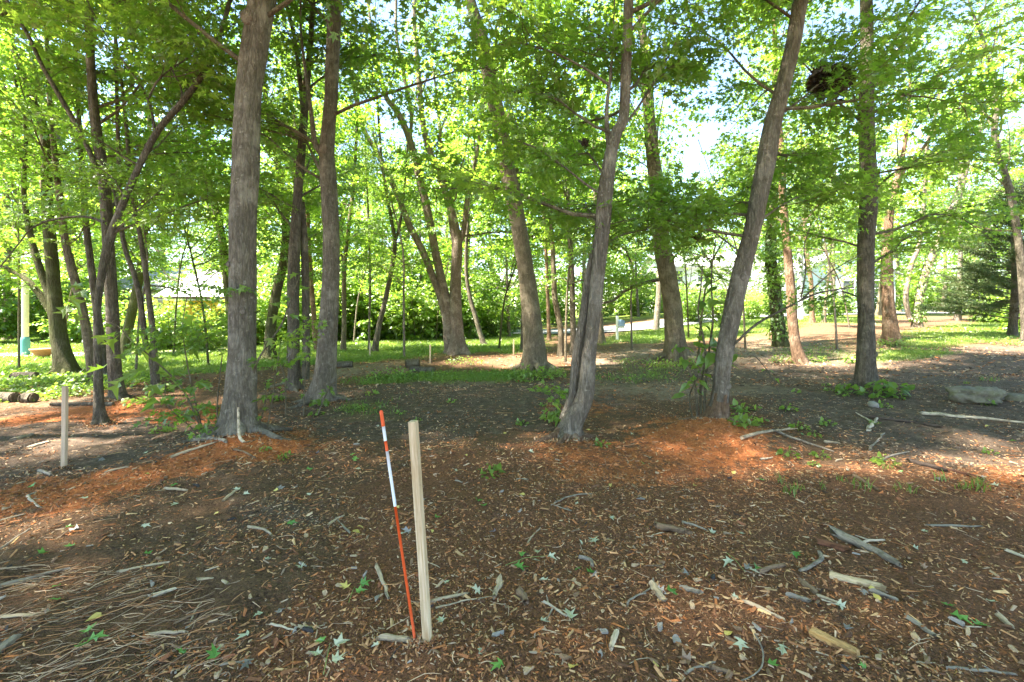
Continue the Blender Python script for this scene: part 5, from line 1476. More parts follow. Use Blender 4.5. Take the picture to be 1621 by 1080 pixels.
# what small things on the ground lie beside, for their labels
SPOTS = [(665, 1010, 'near stake foot'), (630, 840, 'marker rod'), (102, 735, 'weathered stake'), (380, 705, 'thick grey trunk'), (905, 690, 'double trunk foot'), (1130, 700, 'orange mound'), (1370, 870, 'thick barked stick'),
         (1355, 925, 'pale wood slab'), (1322, 1025, 'golden wood chunk'), (1560, 630, 'mossy boulder'), (1383, 645, 'pale pinkish rock'), (150, 980, 'matted straw'), (835, 890, 'green and silver sprig'), (512, 1050, 'silvery sprig'),
         (1165, 900, 'two-leaf silver sprig'), (557, 955, 'yellow-green sprig'), (808, 938, 'thick broken stick'), (970, 1020, 'short peeled stick'), (1550, 1070, 'long straight grey stick'), (1060, 840, 'stout brown stick'),
         (1208, 975, 'straight tan stick'), (1370, 765, 'slanting brown stick'), (1300, 770, 'grass tufts'), (1540, 665, 'long pale branch'), (1215, 700, 'forked pale branch'), (225, 905, 'long pale stick'), (335, 926, 'curled bark strip'),
         (165, 765, 'orange sawdust strip'), (880, 965, 'wishbone twig'), (908, 793, 'bowed grey twig'), (155, 660, 'slender curved stem'), (510, 635, 'flaking trunk'), (1371, 614, 'straight dark trunk'), (1180, 1040, 'long bent grey twig'),
         (1460, 1000, 'flat grey splinter'), (1590, 993, 'pale split piece'), (715, 955, 'forked stick by the stake'), (845, 590, 'big brown leaning trunk'), (1510, 747, 'rust-red bark'), (100, 1030, 'green sprig on straw'), (270, 1010, 'flat strip of bark'), (865, 1042, 'thin pale twig')]
TOLD = set()
def beside(what, u, v):
    q = sorted(SPOTS, key=lambda s: math.hypot(s[0] - u, 1.4 * (s[1] - v)))[:4]
    def way(s):
        dx, dy = u - s[0], v - s[1]
        return ('left of' if dx < 0 else 'right of') if abs(dx) > 1.3 * abs(dy) else ('beyond' if dy < 0 else 'in front of')
    out = ['%s just %s the %s' % (what, way(q[0]), q[0][2]), '%s between the %s and the %s' % (what, q[0][2], q[1][2]), '%s %s the %s and %s the %s' % (what, way(q[0]), q[0][2], way(q[1]), q[1][2]), '%s well %s the %s' % (what, way(q[1]), q[1][2]),
           '%s some way %s the %s' % (what, way(q[2]), q[2][2]), '%s between the %s and the %s' % (what, q[0][2], q[2][2]), '%s farther %s the %s' % (what, way(q[3]), q[3][2])]
    for t in out:
        if t not in TOLD and len(t.split()) <= 16:
            TOLD.add(t); return t
    return out[0]

# ------------------------------------------------------------------ weeds and tufts
def weed_mesh(seed, n, R, H, size, kind, lod_t=(0, 1)):
    r = np.random.default_rng(seed)
    a = r.uniform(0, 6.28, n); q = R * np.sqrt(r.random(n)); z = H * r.uniform(.1, 1, n) * (1 - .55 * (q / R) ** 2)
    pos = np.stack([q * np.cos(a), q * np.sin(a), z], 1)
    T = np.stack([np.cos(a), np.sin(a), np.full(n, -.2)], 1) + r.normal(0, .6, (n, 3))
    V, f, k = leaf_arrays(pos, T, np.array([0, 0, 1.0]) + r.normal(0, .45, (n, 3)), size * r.uniform(.6, 1.25, n), kind)
    return mk('foliage', V, [f], LEAFY, tint=np.repeat(r.uniform(*lod_t, n), k)), MB_stems(pos, r)
def MB_stems(pos, r):
    b = MB()
    for p in pos[::2]:
        b.tube([np.array([p[0] * .5, p[1] * .5, -.03]), p * np.array([.8, .8, .55]), p], [.003, .002, .0015], 3)
    return b.build('stems', BARK['moss'])
WEEDS = [weed_mesh(501, 130, .42, .28, .085, 1, (.2, 1)), weed_mesh(502, 45, .22, .22, .10, 'heart', (.1, .8)), weed_mesh(503, 26, .14, .15, .07, 'heart', (.2, 1)), weed_mesh(504, 150, .6, .22, .075, 1, (.2, 1))]
WL = ['bushy low weed clump', 'broad-leaved weed', 'small leafy seedling', 'spreading leafy weed patch']
def weed(u, v, k, s, where, group=None, d=None):
    x, y = G(u, v) if d is None else P(u, v, d)[:2]
    root = thing('weed_clump' if k != 2 else 'seedling', WL[k] + ' ' + where if where else beside(WL[k], u, v), 'weed', (x, y, float(gh(x, y))), group, rg.uniform(0, 6.28))
    root.scale = (s, s, s * rg.uniform(.85, 1.2))
    link('stems', WEEDS[k][1], root, kind='stuff'); link('foliage', WEEDS[k][0], root, kind='stuff')
for a in ((838, 603, 0, 1.1, 'at the front of the big brown leaning trunk'), (872, 598, 0, .8, 'beside the big brown leaning trunk, right of it'), (1046, 582, 0, .8, 'before the large mid-distance trunk'),
          (1092, 582, 0, .9, 'between the mid-distance trunk and the near leaning trunk'), (625, 600, 3, 1.0, 'in front of the dark logs'), (690, 600, 3, .8, 'just past the dark logs'),
          (1405, 624, 1, 1.2, 'right beside the straight dark trunk'), (1345, 624, 1, .8, 'left beside the straight dark trunk'), (1380, 628, 2, 1.3, 'hugging the front of the straight dark trunk'),
          (1238, 575, 0, .7, 'at the foot of the ivy-wrapped trunk'), (1290, 572, 0, .7, 'just right of the bare tan trunk'), (1412, 548, 0, .8, 'at the foot of the peeling pale trunk'),
          (1180, 652, 2, 1.2, 'by the near leaning trunk, towards the clearing'), (1190, 672, 2, 1.2, 'on the dark soil past the sawdust mound'), (1178, 694, 1, .7, 'at the rim of the orange sawdust mound'),
          (505, 640, 1, 0.59, 'at the roots of the flaking trunk'), (440, 632, 1, 0.52, 'between the thick grey trunk and the twin-trunk'), (560, 648, 3, 0.39, 'on the dark soil near the flaking trunk'),
          (880, 675, 1, .8, 'at the torn foot of the double trunk'), (250, 622, 1, .9, 'at the foot of the twin-stemmed young maple'), (215, 640, 1, .8, 'by the root-wrapped dark maple'),
          (1588, 545, 0, .9, 'under the dark green cedar'), (1350, 573, 1, .9, 'in the pale litter before the white house'), (735, 575, 3, .9, 'at the foot of the silver maple'),
          (300, 655, 1, 0.45, 'on dark soil near the thin leaning sapling'), (1000, 575, 3, .8, 'in sparse grass behind the double trunk'), (60, 610, 3, 1.2, 'in the ivy by the broad old maple'), (140, 618, 3, 1.2, 'at the edge of ivy near the curved stem')):
    weed(*a)
r = np.random.default_rng(77)
for k in range(34):
    u, v = r.uniform(150, 1600), r.uniform(605, 760)
    weed(u, v, 2, r.uniform(.35, .75), '', 'single seedlings on the bare soil')
def tuft_mesh(seed, n, H):
    r = np.random.default_rng(seed); V = []; f = []
    for i in range(n):
        a = r.uniform(0, 6.28); p = np.array([r.normal(0, .035), r.normal(0, .035), -.01]); L = H * r.uniform(.5, 1.1); wd = r.uniform(.003, .006)
        d = np.array([math.cos(a) * r.uniform(.1, .6), math.sin(a) * r.uniform(.1, .6), 1.0]); s = np.array([-math.sin(a), math.cos(a), 0]) * wd
        k = len(V)
        m1 = p + d * L * .5; t = p + d * L * .95 + np.array([math.cos(a), math.sin(a), -.5]) * L * .25
        V += [p - s, p + s, m1 + s * .8, m1 - s * .8, t]; f += [(k, k + 1, k + 2), (k, k + 2, k + 3), (k + 3, k + 2, k + 4)]
    return mk('grass_tuft', np.array(V), [np.array(f)], GRASS, tint=np.repeat(r.uniform(.2, 1, n), 5))
TUFT = [tuft_mesh(601 + k, 14, .13) for k in range(3)]
for u, v in ((1255, 778), (1262, 772), (1300, 768), (1332, 762), (1360, 772), (1425, 775), (1440, 778), (1520, 772), (1548, 776), (1556, 600), (1530, 606), (1575, 602), (1497, 556), (1462, 566), (1443, 570), (1520, 560), (1405, 585), (1310, 600), (1120, 655), (560, 645), (1550, 770), (1490, 762), (1235, 760), (1405, 745)):
    x, y = G(u, v)
    o = link('grass_tuft', TUFT[r.integers(3)], None, (x, y, float(gh(x, y)))); o.rotation_euler = (0, 0, r.uniform(0, 6.28)); s = r.uniform(.6, 1.2); o.scale = (s, s, s)
    tag(o, beside('small yellow-green grass tuft', u, v), 'grass tuft', 'grass tufts on the bare soil')

# ------------------------------------------------------------------ lawn blades and ground ivy
def scatter(n, y0, y1, k=1.2, pw=1.0):
    y = (y0 ** (2 - pw) + (y1 ** (2 - pw) - y0 ** (2 - pw)) * r.random(n)) ** (1 / (2 - pw)) if pw != 2 else y0 * (y1 / y0) ** r.random(n)
    return r.uniform(-k, k, n) * y, y
x, y = scatter(420000, 6.5, 30, 1.2, 1.2)
_, _, dk, _, lw = masks(x, y)
k = r.random(len(x)) < lw ** 1.5
x, y = x[k], y[k]
n = len(x)
z = gh(x, y)
H = r.uniform(.04, .11, n) * np.where((x > 8) & (y < 24), .8, 1); wd = .004 + .0007 * y
a = r.uniform(0, 6.28, n); s = np.stack([np.cos(a), np.sin(a), 0 * a], 1) * wd[:, None]
b0 = np.stack([x, y, z - .01], 1)
tp = b0 + np.stack([r.normal(0, .5, n), r.normal(0, .5, n), np.ones(n)], 1) * H[:, None]
V = np.stack([b0 - s, b0 + s, tp], 1).reshape(-1, 3)
patch = .5 + .5 * vn(x * .8, y * .8, 0, 61)
tag(link('grass', mk('grass', V, [np.arange(3 * n).reshape(-1, 3)], GRASS, tint=np.repeat(np.clip(patch * .7 + r.normal(0.1, .2, n), 0, 1), 3))), 'bright green lawn grass around and behind the clearing', kind='stuff')
x, y = scatter(110000, 6.5, 20, 1.2, 1.3)
_, _, _, _, lw = masks(x, y)
iv = inside(x, y, poly_world([(-300, 650), (60, 634), (150, 622), (200, 612), (270, 604), (260, 594), (-300, 590)])) & (vn(x * .9, y * .9, 0, 66) > -.35)
iv |= (r.random(len(x)) < .12) & (lw > .3)
x, y = x[iv], y[iv]; n = len(x)
pos = np.stack([x, y, gh(x, y) + r.uniform(.02, .16, n) * (.6 + .6 * vn(x * 2, y * 2, 0, 67))], 1)
V, f, kk = leaf_arrays(pos, r.normal(0, 1, (n, 3)) * np.array([1, 1, .4]), np.array([0, 0, 1.0]) + r.normal(0, .4, (n, 3)), r.uniform(.04, .085, n), 2)
tag(link('ground_ivy', mk('ground_ivy', V, [f], LEAFY, tint=np.repeat(np.clip(r.normal(.6, .25, n), 0, 1), kk))), 'leafy ground ivy at the lawn edge', kind='stuff')

# ------------------------------------------------------------------ mulch, litter and twigs
PAL = np.array([(0.575, 0.306, 0.149), (0.662, 0.421, 0.208), (0.352, 0.166, 0.079), (0.480, 0.191, 0.079), (0.240, 0.108, 0.055), (0.160, 0.083, 0.050), (0.639, 0.447, 0.287), (0.431, 0.306, 0.208), (0.080, 0.051, 0.035), (0.662, 0.242, 0.089)])
WEDGE = np.array([(-.5, -.5, 0), (.5, -.35, 0), (.42, .4, .05), (-.45, .5, 0), (-.4, -.05, 1), (.38, .02, .8)])
WF = np.array([(0, 1, 5), (0, 5, 4), (3, 4, 5), (3, 5, 2), (1, 2, 5), (0, 4, 3), (0, 3, 2), (0, 2, 1)])
def chips(x, y, L, wr, tr, pal, rough_pitch=.35, lift=0.0):
    n = len(x)
    W = L * wr * r.uniform(.5, 1.3, n); T = W * tr * r.uniform(.5, 1.3, n)
    v = WEDGE[None] * np.stack([L, W, T], 1)[:, None] * (1 + r.normal(0, .12, (n, 6, 1)))
    ya, pi_, ro_ = r.uniform(0, 6.28, n), r.normal(0, rough_pitch, n), r.normal(0, rough_pitch, n)
    c, s = np.cos(ro_), np.sin(ro_); v = np.stack([v[..., 0], v[..., 1] * c[:, None] - v[..., 2] * s[:, None], v[..., 1] * s[:, None] + v[..., 2] * c[:, None]], -1)
    c, s = np.cos(pi_), np.sin(pi_); v = np.stack([v[..., 0] * c[:, None] + v[..., 2] * s[:, None], v[..., 1], -v[..., 0] * s[:, None] + v[..., 2] * c[:, None]], -1)
    c, s = np.cos(ya), np.sin(ya); v = np.stack([v[..., 0] * c[:, None] - v[..., 1] * s[:, None], v[..., 0] * s[:, None] + v[..., 1] * c[:, None], v[..., 2]], -1)
    v += np.stack([x, y, gh(x, y) + lift + .15 * T], 1)[:, None]
    col = PAL[pal] * r.uniform(.7, 1.2, (n, 1))
    col = np.repeat(np.concatenate([np.clip(col, 0, 1), np.ones((n, 1))], 1), 6, 0)
    f = (WF[None] + (np.arange(n) * 6)[:, None, None]).reshape(-1, 3)
    return v.reshape(-1, 3), f, col
def pick(x, y, n):
    rd, bw, dk, dr, lw = masks(x, y)
    q = r.random(n)
    pal = np.where(q < .15, 0, np.where(q < .22, 1, np.where(q < .40, 2, np.where(q < .54, 3, np.where(q < .72, 4, np.where(q < .85, 5, np.where(q < .90, 6, np.where(q < .94, 7, np.where(q < .97, 8, 9)))))))))
    q2 = r.random(n)
    pal = np.where((dk > .4) & (q2 < .6), np.array([5, 7, 8, 6, 4, 8, 0, 6])[r.integers(0, 8, n)], pal)
    pal = np.where((rd > .4) & (q2 < .6), np.array([3, 3, 9, 4])[r.integers(0, 4, n)], pal)
    dens = .62 + .55 * vn(x * 1.3, y * 1.3, 0, 91) + .35 * vn(x * 4, y * 4, 0, 92)
    keep = (lw < .4) & ~((rd > .5) & (q2 < .2)) & (r.random(n) < dens)
    return pal, keep
VV, FF, CC, off_ = [], [], [], 0
for N, y0, y1, lo, hi, wr, tr in ((84000, 1.55, 4.2, .007, .028, .34, .5), (46000, 4.0, 9, .012, .042, .4, .45), (22000, 8.5, 17, .03, .08, .45, .4), (10000, 1.55, 5, .024, .075, .24, .45)):
    x, y = scatter(N, y0, y1, 1.2, 1.0)
    pal, kp = pick(x, y, N)
    x, y, pal = x[kp], y[kp], pal[kp]
    L = np.exp(r.uniform(math.log(lo), math.log(hi), len(x)))
    v, f, c = chips(x, y, L, wr, tr, pal)
    VV.append(v); FF.append(f + off_); CC.append(c); off_ += len(v)
x, y = scatter(60000, 2.2, 9, 1.2, 1.0)
rd = masks(x, y)[0]; k = r.random(len(x)) < rd * .9
x, y = x[k], y[k]
v, f, c = chips(x, y, np.exp(r.uniform(math.log(.008), math.log(.032), len(x))), .75, .6, np.array([3, 9, 3, 4, 2])[r.integers(0, 5, len(x))])
VV.append(v); FF.append(f + off_); CC.append(c); off_ += len(v)
tag(link('mulch', mk('mulch', np.concatenate(VV), [np.concatenate(FF)], CHIP, col=np.concatenate(CC))), 'shredded wood mulch and bark crumbs over the forest floor', kind='stuff')
# litter banked against the feet of the near trunks
VV, FF, CC, off_ = [], [], [], 0
for u_, v_, w_ in ((376, 700, .36), (158, 668, .13), (186, 630, .2), (512, 633, .25), (467, 618, .2), (896, 700, .2), (1130, 678, .2), (1372, 614, .26), (845, 585, .34), (677, 1031, .04), (657, 1029, .022), (101.5, 740, .04)):
    cx, cy = G(u_, v_); n = 420 if w_ > .1 else 160
    a_ = r.uniform(0, 6.28, n); q_ = w_ * (.75 + r.exponential(.45, n))
    x, y = cx + q_ * np.cos(a_), cy + q_ * np.sin(a_)
    v, f, c = chips(x, y, np.exp(r.uniform(math.log(.015), math.log(.055), n)) * (1 if w_ > .1 else .45), .4, .4, np.array([0, 2, 4, 5, 6, 7, 3])[r.integers(0, 7, n)], .6, .012 * np.exp(-(q_ / w_ - .75)))
    VV.append(v); FF.append(f + off_); CC.append(c); off_ += len(v)
tag(link('trunk_litter', mk('trunk_litter', np.concatenate(VV), [np.concatenate(FF)], CHIP, col=np.concatenate(CC))), 'bark crumbs and leaf litter banked against the trunk feet', kind='stuff')
# thin twigs and straw
def fibres(n, xs_, ys_, L, rad, ang, angsd, pal, name, label):
    b_v, b_f, b_c = [], [], []
    for i in range(n):
        a = r.normal(ang, angsd); l = L * math.exp(r.normal(0, .4)); x, y = xs_[i], ys_[i]
        t = np.linspace(-.5, .5, 5) * l
        bend = r.normal(0, .18) * l * (1 - (t / l * 2) ** 2)
        px, py = x + t * math.cos(a) - bend * math.sin(a), y + t * math.sin(a) + bend * math.cos(a)
        pz = gh(px, py) + rad + np.abs(r.normal(.004, .007, 1)) + t * r.normal(0, .06)
        v, f = tube(np.stack([px, py, np.maximum(pz, gh(px, py))], 1), rad * np.array([1, .95, .85, .7, .35]) * r.uniform(.5, 1.5), 4)
        k = sum(len(q) for q in b_v) if False else i * 20
        b_v.append(v); b_f.append(f[0] + k)
        b_c.append(np.repeat(np.append(np.clip(PAL[pal[r.integers(len(pal))]] * r.uniform(.7, 1.25), 0, 1), 1)[None], 20, 0))
    tag(link(name, mk(name, np.concatenate(b_v), [np.concatenate(b_f)], CHIP, col=np.concatenate(b_c))), label, kind='stuff')
x, y = scatter(1500, 1.6, 8.5, 1.2, 1.1)
fibres(1500, x, y, .075, .0018, 0, 2.0, [0, 1, 2, 6, 7, 6, 3], 'twig_litter', 'fine twigs and bark strips strewn over the mulch')
pw = poly_world([(-420, 900), (40, 900), (330, 930), (330, 1110), (-600, 1110)])
x = r.uniform(pw[:, 0].min(), pw[:, 0].max(), 2600); y = r.uniform(pw[:, 1].min(), pw[:, 1].max(), 2600)
k = inside(x + .12 * vn(x * 4, y * 4, 0, 3), y + .12 * vn(x * 4, y * 4, 1, 3), pw) & (r.random(2600) < .6)
x, y = x[k], y[k]
fibres(len(x), x, y, .13, .0014, .55, .42, [6, 2, 6, 0, 7, 2, 4, 7], 'dry_straw', 'matted grey-brown straw and shredded bark strips on the mulch')

# single sticks: (u0, v0, u1, v1, width px, colour, bend)
def grain_mat(name, a, b_, dk):
    m = M(name)
    n = m.noise(m.obj((.08, 1, 1)), 120, 5, .65, .4); n2 = m.noise(m.obj((.3, 1, 1)), 28, 4, .6); n3 = m.noise(m.obj(), 14, 4, .7)
    c = m.mix(m.ramp(n, [(.35, 0), (.62, 1)]), a, b_)
    c = m.mix(m.ramp(n2, [(.48, 0), (.66, .85)]), c, dk)
    c = m.mix(m.ramp(n3, [(.52, 0), (.66, .7)]), c, tuple(.7 * x for x in dk))
    m.bsdf(c, .85, .2, m.math('ADD', n, n2), .9, .008)
    return m.m
def tw(name, c): return grain_mat(name, tuple(x * .8 for x in c), tuple(min(.8, x * 1.25) for x in c), tuple(x * .42 for x in c))
TW = {'pale': tw('stick_pale', (.44, .34, .23)), 'grey': tw('stick_grey', (.30, .25, .195)), 'brown': tw('stick_brown', (.23, .15, .095)), 'dark': tw('stick_dark', (.085, .062, .05)),
      'bone': tw('stick_peeled', (.55, .45, .33)), 'rust': tw('stick_rusty', (.20, .085, .05))}
def stick_mesh(L, r0, r1, bend, seed, sides=8, n=10, flat=1.0):
    q = np.random.default_rng(seed)
    t = np.linspace(-.5, .5, n)
    p = np.stack([t * L, bend * L * (1 - 4 * t * t) + (.012 * L + .25 * r0) * vn(t * 6, seed, 0, 1) + .012 * L * np.abs(vn(t * 2.3, seed, 5, 1)), .008 * L * vn(t * 7, seed, 2, 1)], 1)
    th = np.arange(sides) * 2 * PI / sides
    rm = 1 + .22 * vn(np.cos(th)[None] * 2 + seed, np.sin(th)[None] * 2, (t * L / (r0 * 3.5))[:, None], 5)
    rr = r0 + (r1 - r0) * (t + .5); rr[0] *= .92; rr[-1] *= .8
    V, f = tube(p, rr, sides, rm)
    W = V.reshape(n, sides, 3); sl = q.uniform(-1.4, 1.4, 2); jag = q.normal(0, .5, (2, sides))
    W[0, :, 0] += r0 * (sl[0] * np.cos(th) + jag[0]); W[-1, :, 0] += r1 * (sl[1] * np.cos(th) + jag[1])
    V = W.reshape(-1, 3)
    V[:, 2] *= flat
    return V, f
def stick(u0, v0, u1, v1, wpx, col, bend=0.0, label=None, name='stick', cat='stick', taper=.65, flat=1.0, group=None, lift=0.0, fork=None):
    (x0, y0), (x1, y1) = G(u0, v0), G(u1, v1)
    d = (y0 + y1) / 2
    z0, z1 = float(gh(x0, y0)), float(gh(x1, y1))
    L = math.dist((x0, y0, z0), (x1, y1, z1)); rad = max(.0022, wpx / 2 / F * d)
    V, f = stick_mesh(L, rad, rad * taper, bend, int(u0 * 7 + v0) % 997, 8 if wpx > 5 else 6, 12, flat)
    b = MB(); b.add(V, f)
    if fork:
        for ft, fa, fl in fork:
            s = np.array([(ft - .5) * L, bend * L * (1 - 4 * (ft - .5) ** 2), 0])
            e = s + np.array([math.cos(fa), math.sin(fa), .12]) * fl * L
            b.tube([s, (s + e) / 2 + np.array([0, .01 * L, .0]), e], [rad * .6, rad * .45, rad * .2], 5)
    o = b.obj(name, TW[col], None, True)
    o.location = ((x0 + x1) / 2, (y0 + y1) / 2, (z0 + z1) / 2 + rad * .55 * flat + lift)
    o.rotation_euler = (0, -math.atan2(z1 - z0, math.hypot(x1 - x0, y1 - y0)), math.atan2(y1 - y0, x1 - x0))
    return tag(o, label or beside({'pale': 'short pale stick', 'grey': 'short grey stick', 'brown': 'short brown stick', 'dark': 'short dark stick', 'bone': 'short peeled twig', 'rust': 'short rust-brown stick'}[col], (u0 + u1) / 2, (v0 + v1) / 2),
               cat, group or (None if label else 'small %s sticks on the mulch' % col))
stick(1315, 842, 1425, 902, 17, 'grey', .02, 'thick barked stick with a small forked twig across it, on the reddish mulch', taper=.5)
stick(1362, 866, 1400, 860, 5, 'bone', .08, 'small forked pale twig lying across the thick barked stick', lift=.02, fork=((.5, 2.2, .4),))
stick(1297, 860, 1338, 876, 15, 'rust', 0, 'dark red-brown rotten bark chunk beside the thick barked stick', 'bark_chunk', 'bark', 1.0, .7)
stick(1381, 941, 1421, 955, 9, 'grey', 0, 'stubby grey stick lying under the pale splintered slab')
def split_wood(u0, v0, u1, v1, wid, mat, label, seed):
    """a split block: grooved along the grain, torn at one end"""
    (x0, y0), (x1, y1) = G(u0, v0), G(u1, v1)
    L = math.hypot(x1 - x0, y1 - y0); nu, nv = 26, 14
    t = np.linspace(0, 1, nu)[:, None]; a = np.linspace(0, 2 * PI, nv, endpoint=False)[None]
    end = 1 + .10 * vn(np.cos(a) * 4 + seed, np.sin(a) * 4, 0, 1) + .06 * vn(np.cos(a) * 11, np.sin(a) * 11, seed, 2)
    X = (t - .5) * L * np.where(t > .5, end, 1)
    rr = wid / 2 * (1 + .30 * vn(np.cos(a) * 5, np.sin(a) * 5, t * 1.2 + seed, 3) + .14 * vn(np.cos(a) * 12, np.sin(a) * 12, t * 3, 4)) * np.where(t < .04, .8, 1)
    sq = lambda c: np.sign(c) * np.abs(c) ** .75
    V = np.stack([X + 0 * a, rr * sq(np.cos(a)), rr * .55 * sq(np.sin(a))], -1).reshape(-1, 3)
    i, j = np.meshgrid(np.arange(nv), np.arange(nu - 1))
    q = (j * nv + i).ravel(); q2 = (j * nv + (i + 1) % nv).ravel()
    f = [np.stack([q, q2, q2 + nv, q + nv], 1), [list(range(nv))[::-1]], [[(nu - 1) * nv + k for k in range(nv)]]]
    z = (gh(x0, y0) + gh(x1, y1)) / 2
    o = link('wood_chunk', mk('wood_chunk', V, f, mat), None, ((x0 + x1) / 2, (y0 + y1) / 2, float(z) + wid * .2))
    o.rotation_euler = (.25, 0, math.atan2(y1 - y0, x1 - x0))
    tag(o, label, 'wood')
split_wood(1283, 1006, 1358, 1044, .058, grain_mat('rotten_gold', (.40, .21, .075), (.58, .37, .17), (.13, .055, .025)), 'thick golden split wood chunk, torn and rotten at one end', 3)
split_wood(1313, 914, 1402, 938, .052, grain_mat('pale_split', (.44, .33, .20), (.60, .48, .33), (.22, .14, .08)), 'broad flat pale splintered slab of wood on the mulch', 9)
stick(1438, 989, 1480, 1014, 12, 'grey', 0, 'flat grey weathered splinter below the pale bark slab', 'splinter', 'wood', .8, .4)
stick(1577, 982, 1602, 1003, 12, 'pale', 0, 'pale split piece of wood near the lower edge of the mulch', 'splinter', 'wood', .8, .5)
stick(1592, 868, 1640, 888, 8, 'bone', .03, 'pale peeled splinter at the mulch edge beyond the thick barked stick', 'splinter', 'wood', .7, .5)
stick(1180, 963, 1243, 988, 7, 'pale', .04, 'straight tan stick lying slantwise between the splintered chunk and the leaf sprig')
stick(1348, 752, 1392, 777, 6, 'brown', .02, 'brown stick lying by the grass tufts')
stick(1457, 655, 1640, 672, 6, 'bone', .015, 'long pale fallen branch lying before the mossy boulder', 'fallen_branch', 'branch', .5, fork=((.3, .3, .12), (.7, -.3, .1)))
stick(1373, 662, 1490, 675, 6, 'dark', .02, 'long dark fallen branch lying before the straight dark trunk', 'fallen_branch', 'branch', .5)
stick(1374, 682, 1389, 664, 6, 'bone', .0, 'forked pale stick lying below the pale pinkish rock', fork=((.6, .7, .5),))
stick(1177, 713, 1252, 683, 6, 'pale', .03, 'forked pale branch resting on the side of the orange mound', 'fallen_branch', 'branch', .5, lift=.03, fork=((.5, -.5, .35),))
stick(1225, 693, 1320, 716, 5, 'grey', -.05, 'thin grey branch trailing off the orange mound', 'fallen_branch', 'branch', .4, lift=.02)
stick(1377, 710, 1403, 685, 4, 'grey', 0)
stick(1470, 738, 1550, 757, 11, 'rust', 0, 'dark rust-red length of bark lying in soil below the fallen branches', 'bark_strip', 'bark', .8, .5)
stick(1437, 731, 1500, 748, 8, 'dark', 0)
stick(1037, 834, 1090, 849, 11, 'brown', .02, 'stout brown log-like stick in the mid mulch', taper=.8)
stick(793, 923, 783, 955, 11, 'pale', .0, 'thick broken pale stick standing out on mulch right of the near stake', taper=.6)
stick(690, 969, 779, 951, 3, 'pale', .03)
stick(683, 962, 742, 946, 6, 'pale', .04, 'forked pale stick just right of the near stake foot', fork=((.6, .6, .3), (.45, -.5, .25)))
stick(593, 908, 613, 954, 7, 'pale', .04, 'slightly bent pale stick left of the marker rod')
stick(603, 1022, 650, 1029, 10, 'pale', 0, 'pale stub of wood at the foot of the marker rod', taper=.9)
stick(617, 1058, 655, 1020, 4, 'dark', .1, 'thin dark twig bending past the foot of the marker rod')
stick(860, 957, 898, 978, 5, 'bone', .03, 'pale forked twig lying like a wishbone on the red mulch', fork=((.4, -1.2, .9), (.2, 2.4, .4)))
stick(838, 1042, 893, 1043, 4, 'pale', .02); stick(977, 1007, 966, 1037, 10, 'bone', 0, 'short thick peeled stick on the reddish mulch near the lower edge', taper=.8)
stick(878, 804, 938, 783, 3, 'grey', .12, 'thin grey twig bowed in an arc on the red mulch'); stick(835, 858, 856, 837, 3, 'pale'); stick(873, 806, 905, 812, 3, 'grey')
stick(1010, 897, 1017, 940, 4, 'grey', .25); stick(993, 963, 1022, 940, 4, 'grey', .12); stick(1033, 927, 1050, 955, 13, 'pale', 0, 'chunky pale wood piece beside a green leaf on the red mulch', 'wood_chunk', 'wood', .8, .7)
stick(822, 945, 834, 962, 13, 'brown', 0, None, taper=.8); stick(1130 - 213, 882, 937, 898, 7, 'grey', .3); stick(1187, 1001, 1173, 1078, 3, 'grey', .2, 'long thin bent grey twig near the lower edge of the mulch')
stick(1187, 1000, 1214, 1001, 6, 'rust', .1); stick(1497, 1067, 1608, 1073, 6, 'grey', .01, 'long straight grey stick along the lower edge'); stick(1125, 1062, 1157, 1068, 9, 'brown', 0, None, taper=.9)
stick(1087, 1074, 1132, 1050, 5, 'grey', .05, None, fork=((.5, -.6, .4),)); stick(1297, 876, 1262, 908, 7, 'grey', .12, 'crooked grey stick near the flat wood chip'); stick(1247, 950, 1282, 958, 8, 'grey', 0, None, taper=.9)
stick(1197, 912, 1244, 901, 9, 'brown', .05, 'brown stick with torn bark beside the silver leaf sprig'); stick(1267, 924, 1295, 943, 14, 'brown', 0, 'flat leathery brown bark flake on the mulch', 'bark_chunk', 'bark', .9, .3)
stick(1466, 829, 1555, 830, 4, 'grey', .02); stick(1080, 828, 1118, 842, 4, 'grey', .05); stick(1080, 935, 1110, 948, 9, 'grey', 0, None, taper=.8); stick(1293, 945, 1330, 960, 5, 'pale')
stick(185, 912, 268, 898, 5, 'pale', .02, 'long pale stick lying across the straw'); stick(233, 1010, 296, 1009, 6, 'pale', .03, 'flat pale strip of bark lying on the mulch below the straw'); stick(240, 953, 278, 940, 7, 'bone', .02); stick(350, 1057, 401, 1048, 4, 'grey', .01)
stick(310, 922, 361, 930, 7, 'pale', .12, 'curled pale bark strip near the pale green leaf', taper=.8, flat=.5); stick(355, 800, 380, 781, 5, 'pale', .03); stick(273, 993, 321, 977, 4, 'brown'); stick(302, 991, 319, 957, 4, 'pale', .02)
stick(395, 843, 431, 852, 5, 'pale', .12); stick(43, 788, 61, 806, 5, 'bone', 0); stick(60, 743, 78, 753, 6, 'grey', .05); stick(-20, 1056, 28, 1022, 16, 'grey', 0, 'thick grey weathered stick end in the lower straw', taper=.8)
stick(0, 875, 48, 846, 4, 'grey', .02); stick(0, 825, 40, 816, 3, 'pale'); stick(168, 754, 203, 746, 4, 'pale', .04); stick(305, 712, 356, 724, 8, 'grey', .12, 'grey root-like branch curving over the sawdust at the thick trunk foot', lift=.02)
